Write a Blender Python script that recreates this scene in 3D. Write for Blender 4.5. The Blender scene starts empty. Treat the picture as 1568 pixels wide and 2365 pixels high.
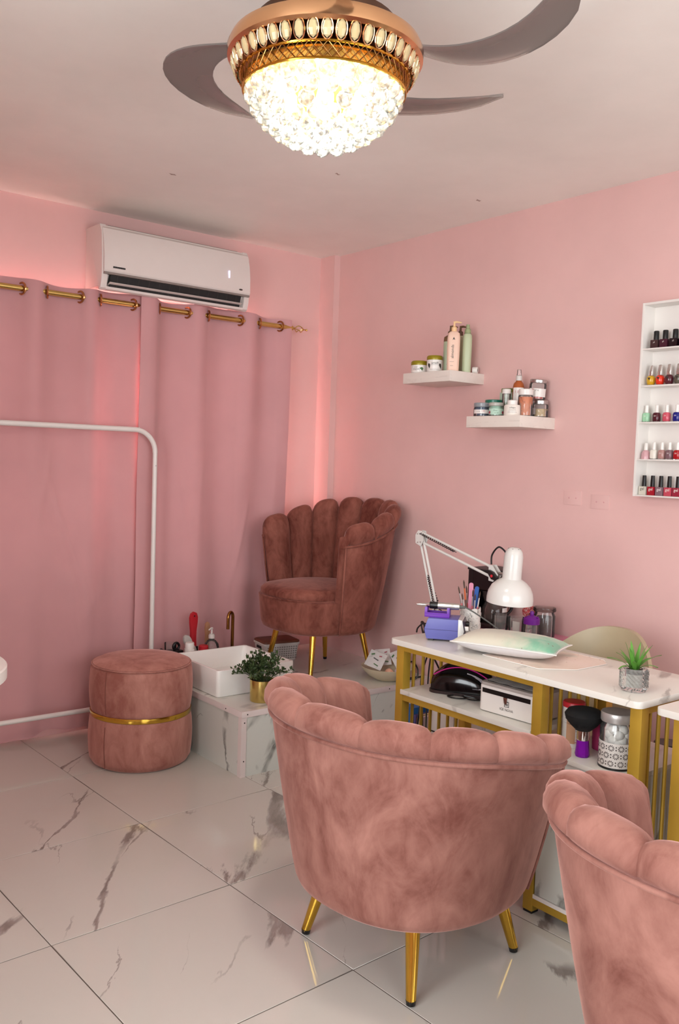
import bpy, bmesh, math, random
from mathutils import Vector, Matrix
PI = math.pi
random.seed(7)
S = bpy.context.scene
C = S.collection

# ------------------------------------------------------------------ camera
IW, IH = 1568.0, 2365.0
CAM_LOC = (-3.2296, -4.1419, 1.3816)
YAW, PITCH, ROLL = 0.6725, 0.0647, 0.0324
FPX, PPX, PPY = 2040.31, 756.66, 1196.61
cd = bpy.data.cameras.new('camera'); cam = bpy.data.objects.new('camera', cd); C.objects.link(cam)
fw = Vector((math.sin(YAW)*math.cos(PITCH), math.cos(YAW)*math.cos(PITCH), -math.sin(PITCH)))
rt = Vector((math.cos(YAW), -math.sin(YAW), 0)); up = rt.cross(fw)
cr, sr = math.cos(ROLL), math.sin(ROLL)
r2 = cr*rt + sr*up; u2 = -sr*rt + cr*up
cam.matrix_world = Matrix(((r2.x, u2.x, -fw.x, CAM_LOC[0]), (r2.y, u2.y, -fw.y, CAM_LOC[1]), (r2.z, u2.z, -fw.z, CAM_LOC[2]), (0, 0, 0, 1)))
cd.sensor_fit = 'HORIZONTAL'; cd.sensor_width = 36.0; cd.lens = FPX/IW*36.0
cd.shift_x = (IW/2-PPX)/IW; cd.shift_y = (PPY-IH/2)/IW
cd.clip_start = 0.05; cd.clip_end = 60
S.camera = cam

# ------------------------------------------------------------------ world, lights, exposure
w = bpy.data.worlds.new('world'); S.world = w; w.use_nodes = True
w.node_tree.nodes['Background'].inputs[0].default_value = (0.80, 0.88, 1.0, 1)
w.node_tree.nodes['Background'].inputs[1].default_value = 1.2
S.view_settings.view_transform = 'Standard'; S.view_settings.look = 'None'
S.view_settings.gamma = 1.0; S.view_settings.use_curve_mapping = False
S.view_settings.exposure = 0.42

def area_light(name, loc, rot, sx, sy, power, col=(1, 1, 1)):
    l = bpy.data.lights.new(name, 'AREA'); l.shape = 'RECTANGLE'; l.size = sx; l.size_y = sy; l.energy = power; l.color = col
    o = bpy.data.objects.new(name, l); C.objects.link(o); o.location = loc; o.rotation_euler = rot
    return o
# daylight entering through the shop front behind the camera and the side window
area_light('daylight_shop_front', (-2.2, -6.16, 1.35), (PI/2, 0, 0), 3.4, 2.1, 84, (0.97, 0.985, 1.0))
area_light('daylight_side_window', (-4.38, -3.6, 1.5), (PI/2, 0, -PI/2), 1.9, 1.5, 82, (0.97, 0.985, 1.0))
# daylight from the window behind the curtain
area_light('daylight_curtain_window', (-1.35, 0.12, 1.45), (-PI/2, 0, 0), 1.7, 1.1, 330, (1.0, 0.95, 0.90))

H = 2.554
RX0, RY0 = -4.3, -6.1     # far extents of the room
S.cycles.transparent_max_bounces = 20; S.cycles.max_bounces = 6; S.cycles.diffuse_bounces = 4; S.cycles.glossy_bounces = 3
S.cycles.caustics_reflective = False; S.cycles.caustics_refractive = False
# ------------------------------------------------------------------ colour + materials
def lin(c):
    c = c/255.0
    return c/12.92 if c <= 0.04045 else ((c+0.055)/1.055)**2.4
def rgb(r, g, b): return (lin(r), lin(g), lin(b), 1)
MATS = {}
def new_mat(name):
    m = bpy.data.materials.new(name); m.use_nodes = True
    return m, m.node_tree, m.node_tree.nodes['Principled BSDF']
def sv(node, key, val):
    if key in node.inputs: node.inputs[key].default_value = val
def coords(nt, scale=(1, 1, 1), rot=(0, 0, 0), kind='Object', rand=False):
    tc = nt.nodes.new('ShaderNodeTexCoord'); mp = nt.nodes.new('ShaderNodeMapping')
    mp.inputs['Scale'].default_value = scale; mp.inputs['Rotation'].default_value = rot
    src = tc.outputs[kind]
    if rand:
        oi = nt.nodes.new('ShaderNodeObjectInfo'); ml = nt.nodes.new('ShaderNodeMath'); ml.operation = 'MULTIPLY'; ml.inputs[1].default_value = 37.0
        nt.links.new(oi.outputs['Random'], ml.inputs[0])
        ad = nt.nodes.new('ShaderNodeVectorMath'); ad.operation = 'ADD'
        nt.links.new(src, ad.inputs[0]); nt.links.new(ml.outputs[0], ad.inputs[1]); src = ad.outputs[0]
    nt.links.new(src, mp.inputs['Vector'])
    return mp.outputs[0]
def noise(nt, vec, scale, detail=4, rough=0.55, dist=0.0):
    n = nt.nodes.new('ShaderNodeTexNoise'); n.inputs['Scale'].default_value = scale
    n.inputs['Detail'].default_value = detail; n.inputs['Roughness'].default_value = rough; n.inputs['Distortion'].default_value = dist
    nt.links.new(vec, n.inputs['Vector']); return n.outputs['Fac']
def ramp(nt, fac, stops):
    r = nt.nodes.new('ShaderNodeValToRGB'); el = r.color_ramp.elements
    while len(el) < len(stops): el.new(0.5)
    for e, (p, c) in zip(el, stops): e.position = p; e.color = c
    nt.links.new(fac, r.inputs[0]); return r.outputs[0]
def mixc(nt, fac, a, b):
    m = nt.nodes.new('ShaderNodeMix'); m.data_type = 'RGBA'
    for sock, v in ((m.inputs[0], fac), (m.inputs[6], a), (m.inputs[7], b)):
        if hasattr(v, 'is_output'): nt.links.new(v, sock)
        else: sock.default_value = v
    return m.outputs[2]
def math_(nt, op, a, b=None):
    m = nt.nodes.new('ShaderNodeMath'); m.operation = op
    for i, v in enumerate((a, b)):
        if v is None: continue
        if hasattr(v, 'is_output'): nt.links.new(v, m.inputs[i])
        else: m.inputs[i].default_value = v
    return m.outputs[0]
def bump(nt, bs, fac, strength=0.2, dist=0.002):
    b = nt.nodes.new('ShaderNodeBump'); b.inputs['Strength'].default_value = strength; b.inputs['Distance'].default_value = dist
    nt.links.new(fac, b.inputs['Height']); nt.links.new(b.outputs[0], bs.inputs['Normal'])
def M(name, col=None, rough=0.5, metal=0.0, spec=0.5, var=0.06, vscale=8, **kw):
    """plain material with a faint procedural colour variation"""
    if name in MATS: return MATS[name]
    m, nt, bs = new_mat(name); c = rgb(*col)
    if var > 0:
        n = noise(nt, coords(nt), vscale, 3)
        d = tuple(x*(1-var) for x in c[:3])+(1,); l = tuple(min(1, x*(1+var)) for x in c[:3])+(1,)
        nt.links.new(ramp(nt, n, [(0.3, d), (0.7, l)]), bs.inputs['Base Color'])
    else: bs.inputs['Base Color'].default_value = c
    bs.inputs['Roughness'].default_value = rough; bs.inputs['Metallic'].default_value = metal
    sv(bs, 'Specular IOR Level', spec)
    for k, v in kw.items(): sv(bs, k.replace('_', ' '), v)
    MATS[name] = m; return m
def glassy(name, col, fac=0.75, rough=0.03, dens=0.0):
    """thin clear material: light passes, fresnel gloss on top"""
    if name in MATS: return MATS[name]
    m, nt, bs = new_mat(name); nt.nodes.remove(bs); out = nt.nodes['Material Output']
    tr = nt.nodes.new('ShaderNodeBsdfTransparent'); tr.inputs[0].default_value = tuple(1-(1-x)*0.6 for x in rgb(*col)[:3])+(1,)
    gl = nt.nodes.new('ShaderNodeBsdfGlossy'); gl.inputs['Roughness'].default_value = rough; gl.inputs[0].default_value = (0.95, 0.95, 0.95, 1)
    df = nt.nodes.new('ShaderNodeBsdfDiffuse'); df.inputs[0].default_value = rgb(*col)
    lw = nt.nodes.new('ShaderNodeFresnel'); lw.inputs[0].default_value = 1.38
    m1 = nt.nodes.new('ShaderNodeMixShader'); m1.inputs[0].default_value = 1-fac
    nt.links.new(tr.outputs[0], m1.inputs[1]); nt.links.new(df.outputs[0], m1.inputs[2])
    m2 = nt.nodes.new('ShaderNodeMixShader'); nt.links.new(lw.outputs[0], m2.inputs[0])
    nt.links.new(m1.outputs[0], m2.inputs[1]); nt.links.new(gl.outputs[0], m2.inputs[2])
    nt.links.new(m2.outputs[0], out.inputs[0]); MATS[name] = m; return m
def emit(name, col, strength):
    m, nt, bs = new_mat(name); c = rgb(*col)
    bs.inputs['Base Color'].default_value = c; sv(bs, 'Emission Color', c); sv(bs, 'Emission Strength', strength)
    MATS[name] = m; return m

def m_wall(name, col, a=0.05):
    m, nt, bs = new_mat(name); v = coords(nt); c = rgb(*col)
    n1 = noise(nt, v, 1.6, 5, 0.6)
    d = tuple(x*(1-a) for x in c[:3])+(1,); l = tuple(min(1, x*(1+a)) for x in c[:3])+(1,)
    nt.links.new(ramp(nt, n1, [(0.3, d), (0.7, l)]), bs.inputs['Base Color'])
    n2 = noise(nt, v, 9, 4, 0.6); nt.links.new(ramp(nt, n2, [(0.3, (0.42,)*3+(1,)), (0.7, (0.58,)*3+(1,))]), bs.inputs['Roughness'])
    bump(nt, bs, noise(nt, v, 60, 3), 0.12, 0.001); MATS[name] = m; return m
def m_marble(name, base, vein, scale=1.2, rough=0.25, rand=False, rot=(0, 0, 0), stretch=0.35, width=0.03, amount=0.8, cloud=0.05, cover=0.5, warp=0.10):
    """veined stone: thin wandering contour lines of a stretched noise, broken up by a mask"""
    m, nt, bs = new_mat(name)
    v0 = coords(nt, (1, 1, 1), rot, 'Object', rand)
    mp = nt.nodes.new('ShaderNodeMapping'); mp.inputs['Scale'].default_value = (stretch, 1, 1); nt.links.new(v0, mp.inputs['Vector'])
    nz = nt.nodes.new('ShaderNodeTexNoise'); nz.inputs['Scale'].default_value = scale*3.5; nz.inputs['Detail'].default_value = 6; nz.inputs['Roughness'].default_value = 0.62
    nt.links.new(mp.outputs[0], nz.inputs['Vector'])
    sb = nt.nodes.new('ShaderNodeVectorMath'); sb.operation = 'SUBTRACT'; nt.links.new(nz.outputs['Color'], sb.inputs[0]); sb.inputs[1].default_value = (0.5, 0.5, 0.5)
    ml = nt.nodes.new('ShaderNodeVectorMath'); ml.operation = 'SCALE'; ml.inputs['Scale'].default_value = warp/scale*3.0; nt.links.new(sb.outputs[0], ml.inputs[0])
    ad = nt.nodes.new('ShaderNodeVectorMath'); ad.operation = 'ADD'; nt.links.new(mp.outputs[0], ad.inputs[0]); nt.links.new(ml.outputs[0], ad.inputs[1]); v = ad.outputs[0]
    thick = ramp(nt, noise(nt, v, scale*2.3, 3), [(0.30, (0.12,)*3+(1,)), (0.72, (1, 1, 1, 1))])
    def line(sc, wd, msc, c0):
        a_ = math_(nt, 'ABSOLUTE', math_(nt, 'SUBTRACT', noise(nt, v, sc, 1, 0.4), 0.5))
        q = math_(nt, 'DIVIDE', a_, math_(nt, 'MULTIPLY', thick, wd))
        l_ = ramp(nt, q, [(0.35, (1, 1, 1, 1)), (1.0, (0, 0, 0, 1))])
        mk = ramp(nt, noise(nt, v0, msc, 2), [(c0, (0, 0, 0, 1)), (c0+0.08, (1, 1, 1, 1))])
        return math_(nt, 'MULTIPLY', l_, mk)
    l1 = line(scale, width, scale*1.3, cover); l2 = line(scale*2.1, width*0.55, scale*2.0, cover+0.05)
    f = math_(nt, 'MULTIPLY', math_(nt, 'MAXIMUM', l1, math_(nt, 'MULTIPLY', l2, 0.7)), amount)
    f = math_(nt, 'MULTIPLY', f, ramp(nt, noise(nt, v, scale*9, 4), [(0.25, (0.4,)*3+(1,)), (0.6, (1, 1, 1, 1))]))
    b_ = rgb(*base); b2 = tuple(x*(1-cloud) for x in b_[:3])+(1,)
    cl = ramp(nt, noise(nt, v, scale*0.8, 3), [(0.35, b2), (0.65, b_)])
    nt.links.new(mixc(nt, f, cl, rgb(*vein)), bs.inputs['Base Color'])
    bs.inputs['Roughness'].default_value = rough; MATS[name] = m; return m
def m_velvet(name, dark, light, scale=5.0, sheen=0.55, sheencol=(255, 205, 195)):
    m, nt, bs = new_mat(name); v = coords(nt, (1, 1, 0.55), rand=True)
    n1 = noise(nt, v, scale, 7, 0.62, 0.9)
    n2 = noise(nt, v, scale*3.1, 5, 0.6, 1.4)
    s = math_(nt, 'ADD', math_(nt, 'MULTIPLY', n1, 0.7), math_(nt, 'MULTIPLY', n2, 0.3))
    d, l = rgb(*dark), rgb(*light); md = tuple((x+y)/2 for x, y in zip(d, l))
    nt.links.new(ramp(nt, s, [(0.38, d), (0.50, md), (0.64, l)]), bs.inputs['Base Color'])
    bs.inputs['Roughness'].default_value = 0.85; sv(bs, 'Specular IOR Level', 0.15)
    sv(bs, 'Sheen Weight', sheen); sv(bs, 'Sheen Roughness', 0.35); sv(bs, 'Sheen Tint', rgb(*sheencol))
    bump(nt, bs, noise(nt, v, 220, 2), 0.25, 0.0006); MATS[name] = m; return m

# ------------------------------------------------------------------ mesh builder
class MB:
    def __init__(s): s.v = []; s.f = []
    def add(s, v, f):
        o = len(s.v); s.v += [tuple(p) for p in v]; s.f += [tuple(i+o for i in q) for q in f]; return s
    def box(s, x0, x1, y0, y1, z0, z1):
        if x0 > x1: x0, x1 = x1, x0
        if y0 > y1: y0, y1 = y1, y0
        if z0 > z1: z0, z1 = z1, z0
        return s.add([(x0, y0, z0), (x1, y0, z0), (x1, y1, z0), (x0, y1, z0), (x0, y0, z1), (x1, y0, z1), (x1, y1, z1), (x0, y1, z1)],
                     [(0, 3, 2, 1), (4, 5, 6, 7), (0, 1, 5, 4), (1, 2, 6, 5), (2, 3, 7, 6), (3, 0, 4, 7)])
    def lathe(s, prof, n=24, c=(0, 0, 0), a0=0.0):
        v = []; f = []; k = len(prof)
        for i in range(n):
            a = a0+2*PI*i/n; ca, sa = math.cos(a), math.sin(a)
            for r, z in prof: v.append((c[0]+r*ca, c[1]+r*sa, c[2]+z))
        for i in range(n):
            j = (i+1) % n
            for q in range(k-1):
                if prof[q][0] < 1e-7 and prof[q+1][0] < 1e-7: continue
                f.append((i*k+q, j*k+q, j*k+q+1, i*k+q+1))
        return s.add(v, f)
    def tube(s, pts, r, n=8, cap=True, closed=False):
        pts = [Vector(p) for p in pts]; m = len(pts); v = []; f = []
        rr = r if isinstance(r, (list, tuple)) else [r]*m
        prev = None
        for i, p in enumerate(pts):
            if closed: t = pts[(i+1) % m]-pts[i-1]
            else: t = pts[min(i+1, m-1)]-pts[max(i-1, 0)]
            if t.length < 1e-9: t = Vector((0, 0, 1))
            t.normalize()
            if prev is None:
                ref = Vector((0, 0, 1)) if abs(t.z) < 0.9 else Vector((1, 0, 0)); a = t.cross(ref)
            else: a = prev-t*prev.dot(t)
            if a.length < 1e-9: a = t.orthogonal()
            a.normalize(); b = t.cross(a); prev = a
            for q in range(n):
                an = 2*PI*q/n; v.append(p+(a*math.cos(an)+b*math.sin(an))*rr[i])
        for i in range(m if closed else m-1):
            j = (i+1) % m
            for q in range(n):
                w_ = (q+1) % n; f.append((i*n+q, i*n+w_, j*n+w_, j*n+q))
        if cap and not closed: f.append(tuple(range(n-1, -1, -1))); f.append(tuple(range((m-1)*n, m*n)))
        return s.add(v, f)
    def loft(s, loops, cap0=True, cap1=True):
        n = len(loops[0]); v = [p for l in loops for p in l]; f = []
        for i in range(len(loops)-1):
            for q in range(n): w_ = (q+1) % n; f.append((i*n+q, i*n+w_, (i+1)*n+w_, (i+1)*n+q))
        if cap0: f.append(tuple(range(n-1, -1, -1)))
        if cap1: f.append(tuple(range((len(loops)-1)*n, len(loops)*n)))
        return s.add(v, f)
    def grid(s, rows, close_u=False):
        n = len(rows[0]); v = [p for r in rows for p in r]; f = []
        for i in range(len(rows)-1):
            for q in range(n if close_u else n-1):
                w_ = (q+1) % n; f.append((i*n+q, i*n+w_, (i+1)*n+w_, (i+1)*n+q))
        return s.add(v, f)
    def prism(s, poly, d0, d1, axis='x'):
        """poly: list of 2-D points in the plane normal to axis"""
        def P3(p, d): return {'x': (d, p[0], p[1]), 'y': (p[0], d, p[1]), 'z': (p[0], p[1], d)}[axis]
        return s.loft([[P3(p, d0) for p in poly], [P3(p, d1) for p in poly]])
    def xf(s, fn): s.v = [tuple(fn(*p)) for p in s.v]; return s
    def mesh(s, name, bevel=0, seg=2, smooth=40, recalc=True):
        me = bpy.data.meshes.new(name); bm = bmesh.new()
        vs = [bm.verts.new(p) for p in s.v]
        for q in s.f:
            if len(set(q)) < 3: continue
            try: bm.faces.new([vs[i] for i in q])
            except ValueError: pass
        bmesh.ops.remove_doubles(bm, verts=bm.verts, dist=1e-6)
        if recalc: bmesh.ops.recalc_face_normals(bm, faces=bm.faces)
        if bevel > 0:
            es = [e for e in bm.edges if len(e.link_faces) == 2 and e.calc_face_angle(0) > 0.5]
            bmesh.ops.bevel(bm, geom=es, offset=bevel, segments=seg, profile=0.7, affect='EDGES', clamp_overlap=True)
        if smooth:
            for fc in bm.faces: fc.smooth = True
        bm.to_mesh(me); bm.free()
        if smooth: me.set_sharp_from_angle(angle=math.radians(smooth))
        return me
def link(name, me, mat, parent=None, loc=None, rot=None):
    o = bpy.data.objects.new(name, me); C.objects.link(o)
    if mat is not None and len(me.materials) == 0: me.materials.append(mat)
    if parent: o.parent = parent
    if loc: o.location = loc
    if rot: o.rotation_euler = rot
    return o
def part(name, mb, mat, parent=None, bevel=0, seg=2, smooth=40, label=None, loc=None, rot=None):
    o = link(name, mb.mesh(name, bevel, seg, smooth), mat, parent, loc, rot)
    if label: o['label'] = label
    return o
def thing(name, label, cat, loc=(0, 0, 0), rz=0, group=None):
    o = bpy.data.objects.new(name, None); C.objects.link(o); o.location = loc; o.rotation_euler = (0, 0, rz); o.empty_display_size = 0.05
    o['label'] = label; o['category'] = cat
    if group: o['group'] = group
    return o
def tag(o, label, cat, group=None):
    o['label'] = label; o['category'] = cat
    if group: o['group'] = group
    return o
def struct(o): o['kind'] = 'structure'; return o
def copy_tree(o, parent=None):
    c = o.copy(); C.objects.link(c); c.parent = parent
    for ch in list(o.children): copy_tree(ch, c)
    return c
def B(*a): return MB().box(*a)
def text_mb(body, size, align='CENTER', ext=0.0):
    cu = bpy.data.curves.new('txt', 'FONT'); cu.body = body; cu.size = size; cu.align_x = align; cu.align_y = 'CENTER'; cu.extrude = ext; cu.resolution_u = 2
    o = bpy.data.objects.new('txt', cu); C.objects.link(o); dg = bpy.context.evaluated_depsgraph_get()
    me = bpy.data.meshes.new_from_object(o.evaluated_get(dg))
    mb = MB(); mb.add([tuple(v.co) for v in me.vertices], [tuple(p.vertices) for p in me.polygons])
    bpy.data.objects.remove(o); bpy.data.curves.remove(cu); bpy.data.meshes.remove(me)
    return mb
def flat(mb, o, u, v):
    """place a flat xy mesh at o with axes u (right) and v (up)"""
    o, u, v = Vector(o), Vector(u), Vector(v); n = u.cross(v)
    return mb.xf(lambda x, y, z: o+u*x+v*y+n*z)
def wrap(mb, r, a0, z0, eps=0.0006, rfun=None):
    """bend a flat xy mesh round a vertical cylinder, centred at angle a0 seen from outside"""
    def fn(x, y, z):
        rr = (rfun(z0+y) if rfun else r)+eps+z; a = a0+x/r
        return (rr*math.cos(a), rr*math.sin(a), z0+y)
    return mb.xf(fn)
def subdiv_rect(w_, h, nx, ny=1):
    mb = MB(); rows = [[(-w_/2+w_*i/nx, -h/2+h*j/ny, 0) for i in range(nx+1)] for j in range(ny+1)]
    return mb.grid(rows)
def rrect(w_, h, r, n=5):
    """rounded rectangle outline, centred"""
    p = []
    for cx, cy, a in ((w_/2-r, h/2-r, 0), (-w_/2+r, h/2-r, PI/2), (-w_/2+r, -h/2+r, PI), (w_/2-r, -h/2+r, 1.5*PI)):
        for i in range(n+1): t = a+PI/2*i/n; p.append((cx+r*math.cos(t), cy+r*math.sin(t)))
    return p
def torus(c, R, r, axis='z', n=20, k=8):
    pts = []
    for i in range(n):
        a = 2*PI*i/n; x, y = R*math.cos(a), R*math.sin(a)
        pts.append({'z': (c[0]+x, c[1]+y, c[2]), 'x': (c[0], c[1]+x, c[2]+y), 'y': (c[0]+x, c[1], c[2]+y)}[axis])
    return MB().tube(pts, r, k, closed=True)
def bez(p0, p1, p2, p3, n=12):
    p0, p1, p2, p3 = map(Vector, (p0, p1, p2, p3)); o = []
    for i in range(n+1):
        t = i/n; o.append(p0*(1-t)**3+p1*3*t*(1-t)**2+p2*3*t*t*(1-t)+p3*t**3)
    return o
def spline(pts, n=6):
    pts = [Vector(p) for p in pts]; o = []
    for i in range(len(pts)-1):
        a, b = pts[i], pts[i+1]; p = pts[max(i-1, 0)]; q = pts[min(i+2, len(pts)-1)]
        for k in range(n):
            t = k/n; o.append(0.5*((2*a)+(b-p)*t+(2*p-5*a+4*b-q)*t*t+(3*a-p-3*b+q)*t**3))
    o.append(pts[-1]); return o
def smoothstep(a, b, x):
    t = max(0.0, min(1.0, (x-a)/(b-a))); return t*t*(3-2*t)

# palette
PINK = m_wall('pink_wall_paint', (228, 186, 181), 0.05)
CEIL = m_wall('ceiling_paint', (246, 244, 236), 0.05)
TILE = m_marble('polished_marble_tile', (206, 200, 191), (118, 104, 98), 1.35, 0.07, True, (0, 0, -0.80), 0.30, 0.017, 0.85, 0.04, 0.42, 0.085)
LAM = m_marble('marble_laminate', (226, 221, 212), (120, 110, 102), 3.2, 0.3, False, (0, 0, -0.45), 0.25, 0.035, 0.7, 0.04, 0.52, 0.10)
LAMV = m_marble('marble_panel_laminate', (212, 213, 205), (84, 80, 76), 4.0, 0.3, True, (0.5, 0.86, 0.45), 0.22, 0.045, 0.85, 0.06, 0.49, 0.06)
WHITE = M('white_paint', (236, 228, 222), 0.45, var=0.02)
WPL = M('white_plastic', (234, 228, 222), 0.3, var=0.02)
TRIMW = M('white_trim_strip', (222, 208, 204), 0.5, var=0.03)
BLACK = M('black_plastic', (14, 12, 13), 0.35, var=0.1)
DARK = M('dark_cavity', (22, 20, 20), 0.6, var=0.1)
GOLDP = M('gold_painted_steel', (196, 158, 58), 0.38, 0.45, var=0.05)
GOLD = M('polished_gold', (214, 172, 70), 0.14, 1.0, var=0.03)
BRASS = M('satin_brass', (214, 188, 112), 0.25, 1.0, var=0.05)
CHROME = M('chrome', (225, 222, 220), 0.1, 1.0, var=0.02)
STEEL = M('brushed_steel', (190, 188, 184), 0.3, 1.0, var=0.04)
GLASS = glassy('clear_glass', (252, 253, 252), 0.95)
SMOKE = glassy('smoky_glass', (150, 132, 126), 0.85)
VELV = m_velvet('dusty_pink_velvet', (116, 69, 60), (170, 121, 109), 4.2)
VELV_SHADED = m_velvet('shaded_dusty_pink_velvet', (104, 54, 44), (154, 96, 82), 6.0, 0.35)  # same dusty pink velvet, with nap and dimmer light darkened into its colour
VELV3 = m_velvet('old_rose_velvet', (152, 95, 84), (194, 140, 127), 5.0)
SEAM = M('velvet_seam', (132, 78, 68), 0.9, var=0.1)

# ================================================================== ROOM
def clip_poly(poly, x0, x1, y0, y1):
    def cl(ps, inside, inter):
        o = []
        for i, p in enumerate(ps):
            q = ps[i-1]
            if inside(p):
                if not inside(q): o.append(inter(q, p))
                o.append(p)
            elif inside(q): o.append(inter(q, p))
        return o
    def ix(v): return lambda a, b: (v, a[1]+(b[1]-a[1])*(v-a[0])/(b[0]-a[0]))
    def iy(v): return lambda a, b: (a[0]+(b[0]-a[0])*(v-a[1])/(b[1]-a[1]), v)
    for ins, it in ((lambda p: p[0] >= x0, ix(x0)), (lambda p: p[0] <= x1, ix(x1)), (lambda p: p[1] >= y0, iy(y0)), (lambda p: p[1] <= y1, iy(y1))):
        if poly: poly = cl(poly, ins, it)
    return poly
GROUT = M('grout', (112, 98, 90), 0.8)
floor = struct(part('floor', B(RX0-0.2, 0.2, RY0-0.2, 0.2, -0.12, -0.0025), GROUT))
TS, TR, TX, TY = 0.6, 0.0302, -1.7506, -0.5927
ct, st = math.cos(TR), math.sin(TR)
g = 0.0014
tile_me = B(g, TS-g, g, TS-g, -0.0024, 0.0).mesh('tile', 0.0012, 1)
for i in range(-7, 6):
    for j in range(-12, 4):
        ox, oy = TX+TS*(ct*i-st*j), TY+TS*(st*i+ct*j)
        cs = [(g, g), (TS-g, g), (TS-g, TS-g), (g, TS-g)]
        wc = [(ox+ct*a-st*b, oy+st*a+ct*b) for a, b in cs]
        cp = clip_poly(wc, RX0, 0, RY0, 0)
        if len(cp) < 3: continue
        area = abs(sum(cp[k-1][0]*cp[k][1]-cp[k][0]*cp[k-1][1] for k in range(len(cp))))/2
        if area < 0.002: continue
        if area > (TS-2*g)**2-1e-4: link('tile', tile_me, TILE, floor, (ox, oy, 0), (0, 0, TR))
        else:
            loc = [(ct*(x-ox)+st*(y-oy), -st*(x-ox)+ct*(y-oy)) for x, y in cp]
            part('tile', MB().prism(loc, -0.0024, 0.0, 'z'), TILE, floor, loc=(ox, oy, 0), rot=(0, 0, TR))
ceil_o = struct(part('ceiling', B(RX0-0.2, 0.2, RY0-0.2, 0.2, H, H+0.12), CEIL))
for x, y, a in ((-1.419, -0.758, 0.2), (-0.928, -1.244, 0.8), (-0.251, -1.401, 0.5)):
    part('tape_mark', MB().prism([(0.016*math.cos(k*PI/4+a)*(1+0.4*math.sin(k*5+a)), 0.007*math.sin(k*PI/4)*(1+0.5*math.cos(k*3+a))) for k in range(8)], H-0.0006, H, 'z').xf(lambda p, q, r: (p*math.cos(a)-q*math.sin(a)+x, p*math.sin(a)+q*math.cos(a)+y, r)), M('ceiling_smudge', (176, 160, 150), 0.7), ceil_o)
# wall with the curtained window (window opening x -2.35..-0.55, z 0.85..1.98)
wb = MB(); WX0, WX1, WZ0, WZ1 = -2.3, -0.5, 0.85, 1.98
for a in ((RX0-0.2, WX0, 0, H), (WX1, 0.0, 0, H), (WX0, WX1, 0, WZ0), (WX0, WX1, WZ1, H)): wb.box(a[0], a[1], 0, 0.15, a[2], a[3])
struct(part('wall_back', wb, PINK))
struct(part('wall_right', B(0, 0.15, RY0-0.2, 0.15, 0, H), PINK))
wl = MB(); LY0, LY1, LZ0, LZ1 = -4.6, -2.6, 0.75, 2.25
for a in ((RY0-0.2, LY0, 0, H), (LY1, 0.15, 0, H), (LY0, LY1, 0, LZ0), (LY0, LY1, LZ1, H)): wl.box(RX0-0.15, RX0, a[0], a[1], a[2], a[3])
struct(part('wall_left', wl, PINK))
wf = MB(); FX0, FX1, FZ0, FZ1 = -3.95, -0.45, 0.3, 2.4
for a in ((RX0-0.2, FX0, 0, H), (FX1, 0.15, 0, H), (FX0, FX1, 0, FZ0), (FX0, FX1, FZ1, H)): wf.box(a[0], a[1], RY0-0.15, RY0, a[2], a[3])
struct(part('wall_front', wf, PINK))
struct(part('trim_1', B(-0.042, 0, -0.127, 0, 0.0, H), PINK))       # narrow pilaster in the corner
ALU = M('window_frame_white', (230, 228, 224), 0.4, var=0.02)
PANE = glassy('window_glass', (246, 248, 248), 0.98)
def window(name, axis, at, a0, a1, z0, z1, n):
    fr = MB(); t = 0.045; d0, d1 = at-0.02, at+0.02
    def bx(p0, p1, q0, q1):
        if axis == 'y': fr.box(p0, p1, d0, d1, q0, q1)
        else: fr.box(d0, d1, p0, p1, q0, q1)
    bx(a0, a1, z0, z0+t); bx(a0, a1, z1-t, z1)
    for k in range(n+1):
        c = a0+t/2+(a1-a0-t)*k/n; bx(c-t/2, c+t/2, z0+t, z1-t)
    o = struct(part(name, fr, ALU, bevel=0.003))
    for k in range(n):
        c0 = a0+t+(a1-a0-t)*k/n; c1 = a0+(a1-a0-t)*(k+1)/n
        pm = B(c0, c1, at-0.003, at+0.003, z0+t, z1-t) if axis == 'y' else B(at-0.003, at+0.003, c0, c1, z0+t, z1-t)
        part('pane', pm, PANE, o)
window('window_1', 'y', 0.06, WX0, WX1, WZ0, WZ1, 3)
window('window_2', 'y', RY0-0.05, FX0, FX1, FZ0, FZ1, 4)
window('window_3', 'x', RX0-0.05, LY0, LY1, LZ0, LZ1, 2)

# ================================================================== CURTAINS
def m_curtain():
    m, nt, bs = new_mat('dusty_rose_curtain'); v = coords(nt)
    n = noise(nt, v, 2.2, 4); c = rgb(213, 159, 160)
    nt.links.new(ramp(nt, n, [(0.3, tuple(x*0.94 for x in c[:3])+(1,)), (0.7, tuple(x*1.06 for x in c[:3])+(1,))]), bs.inputs['Base Color'])
    bs.inputs['Roughness'].default_value = 0.75; sv(bs, 'Sheen Weight', 0.25); sv(bs, 'Specular IOR Level', 0.2)
    wv = nt.nodes.new('ShaderNodeTexNoise'); wv.inputs['Scale'].default_value = 420; nt.links.new(v, wv.inputs['Vector'])
    bump(nt, bs, wv.outputs['Fac'], 0.15, 0.0005)
    out = nt.nodes['Material Output']; tr = nt.nodes.new('ShaderNodeBsdfTranslucent'); tr.inputs[0].default_value = rgb(206, 146, 150)
    mx = nt.nodes.new('ShaderNodeMixShader'); mx.inputs[0].default_value = 0.035
    nt.links.new(bs.outputs[0], mx.inputs[1]); nt.links.new(tr.outputs[0], mx.inputs[2]); nt.links.new(mx.outputs[0], out.inputs[0])
    MATS['curtain'] = m; return m
CURT = m_curtain()
RODZ, RODY = 2.113, -0.1
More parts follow.
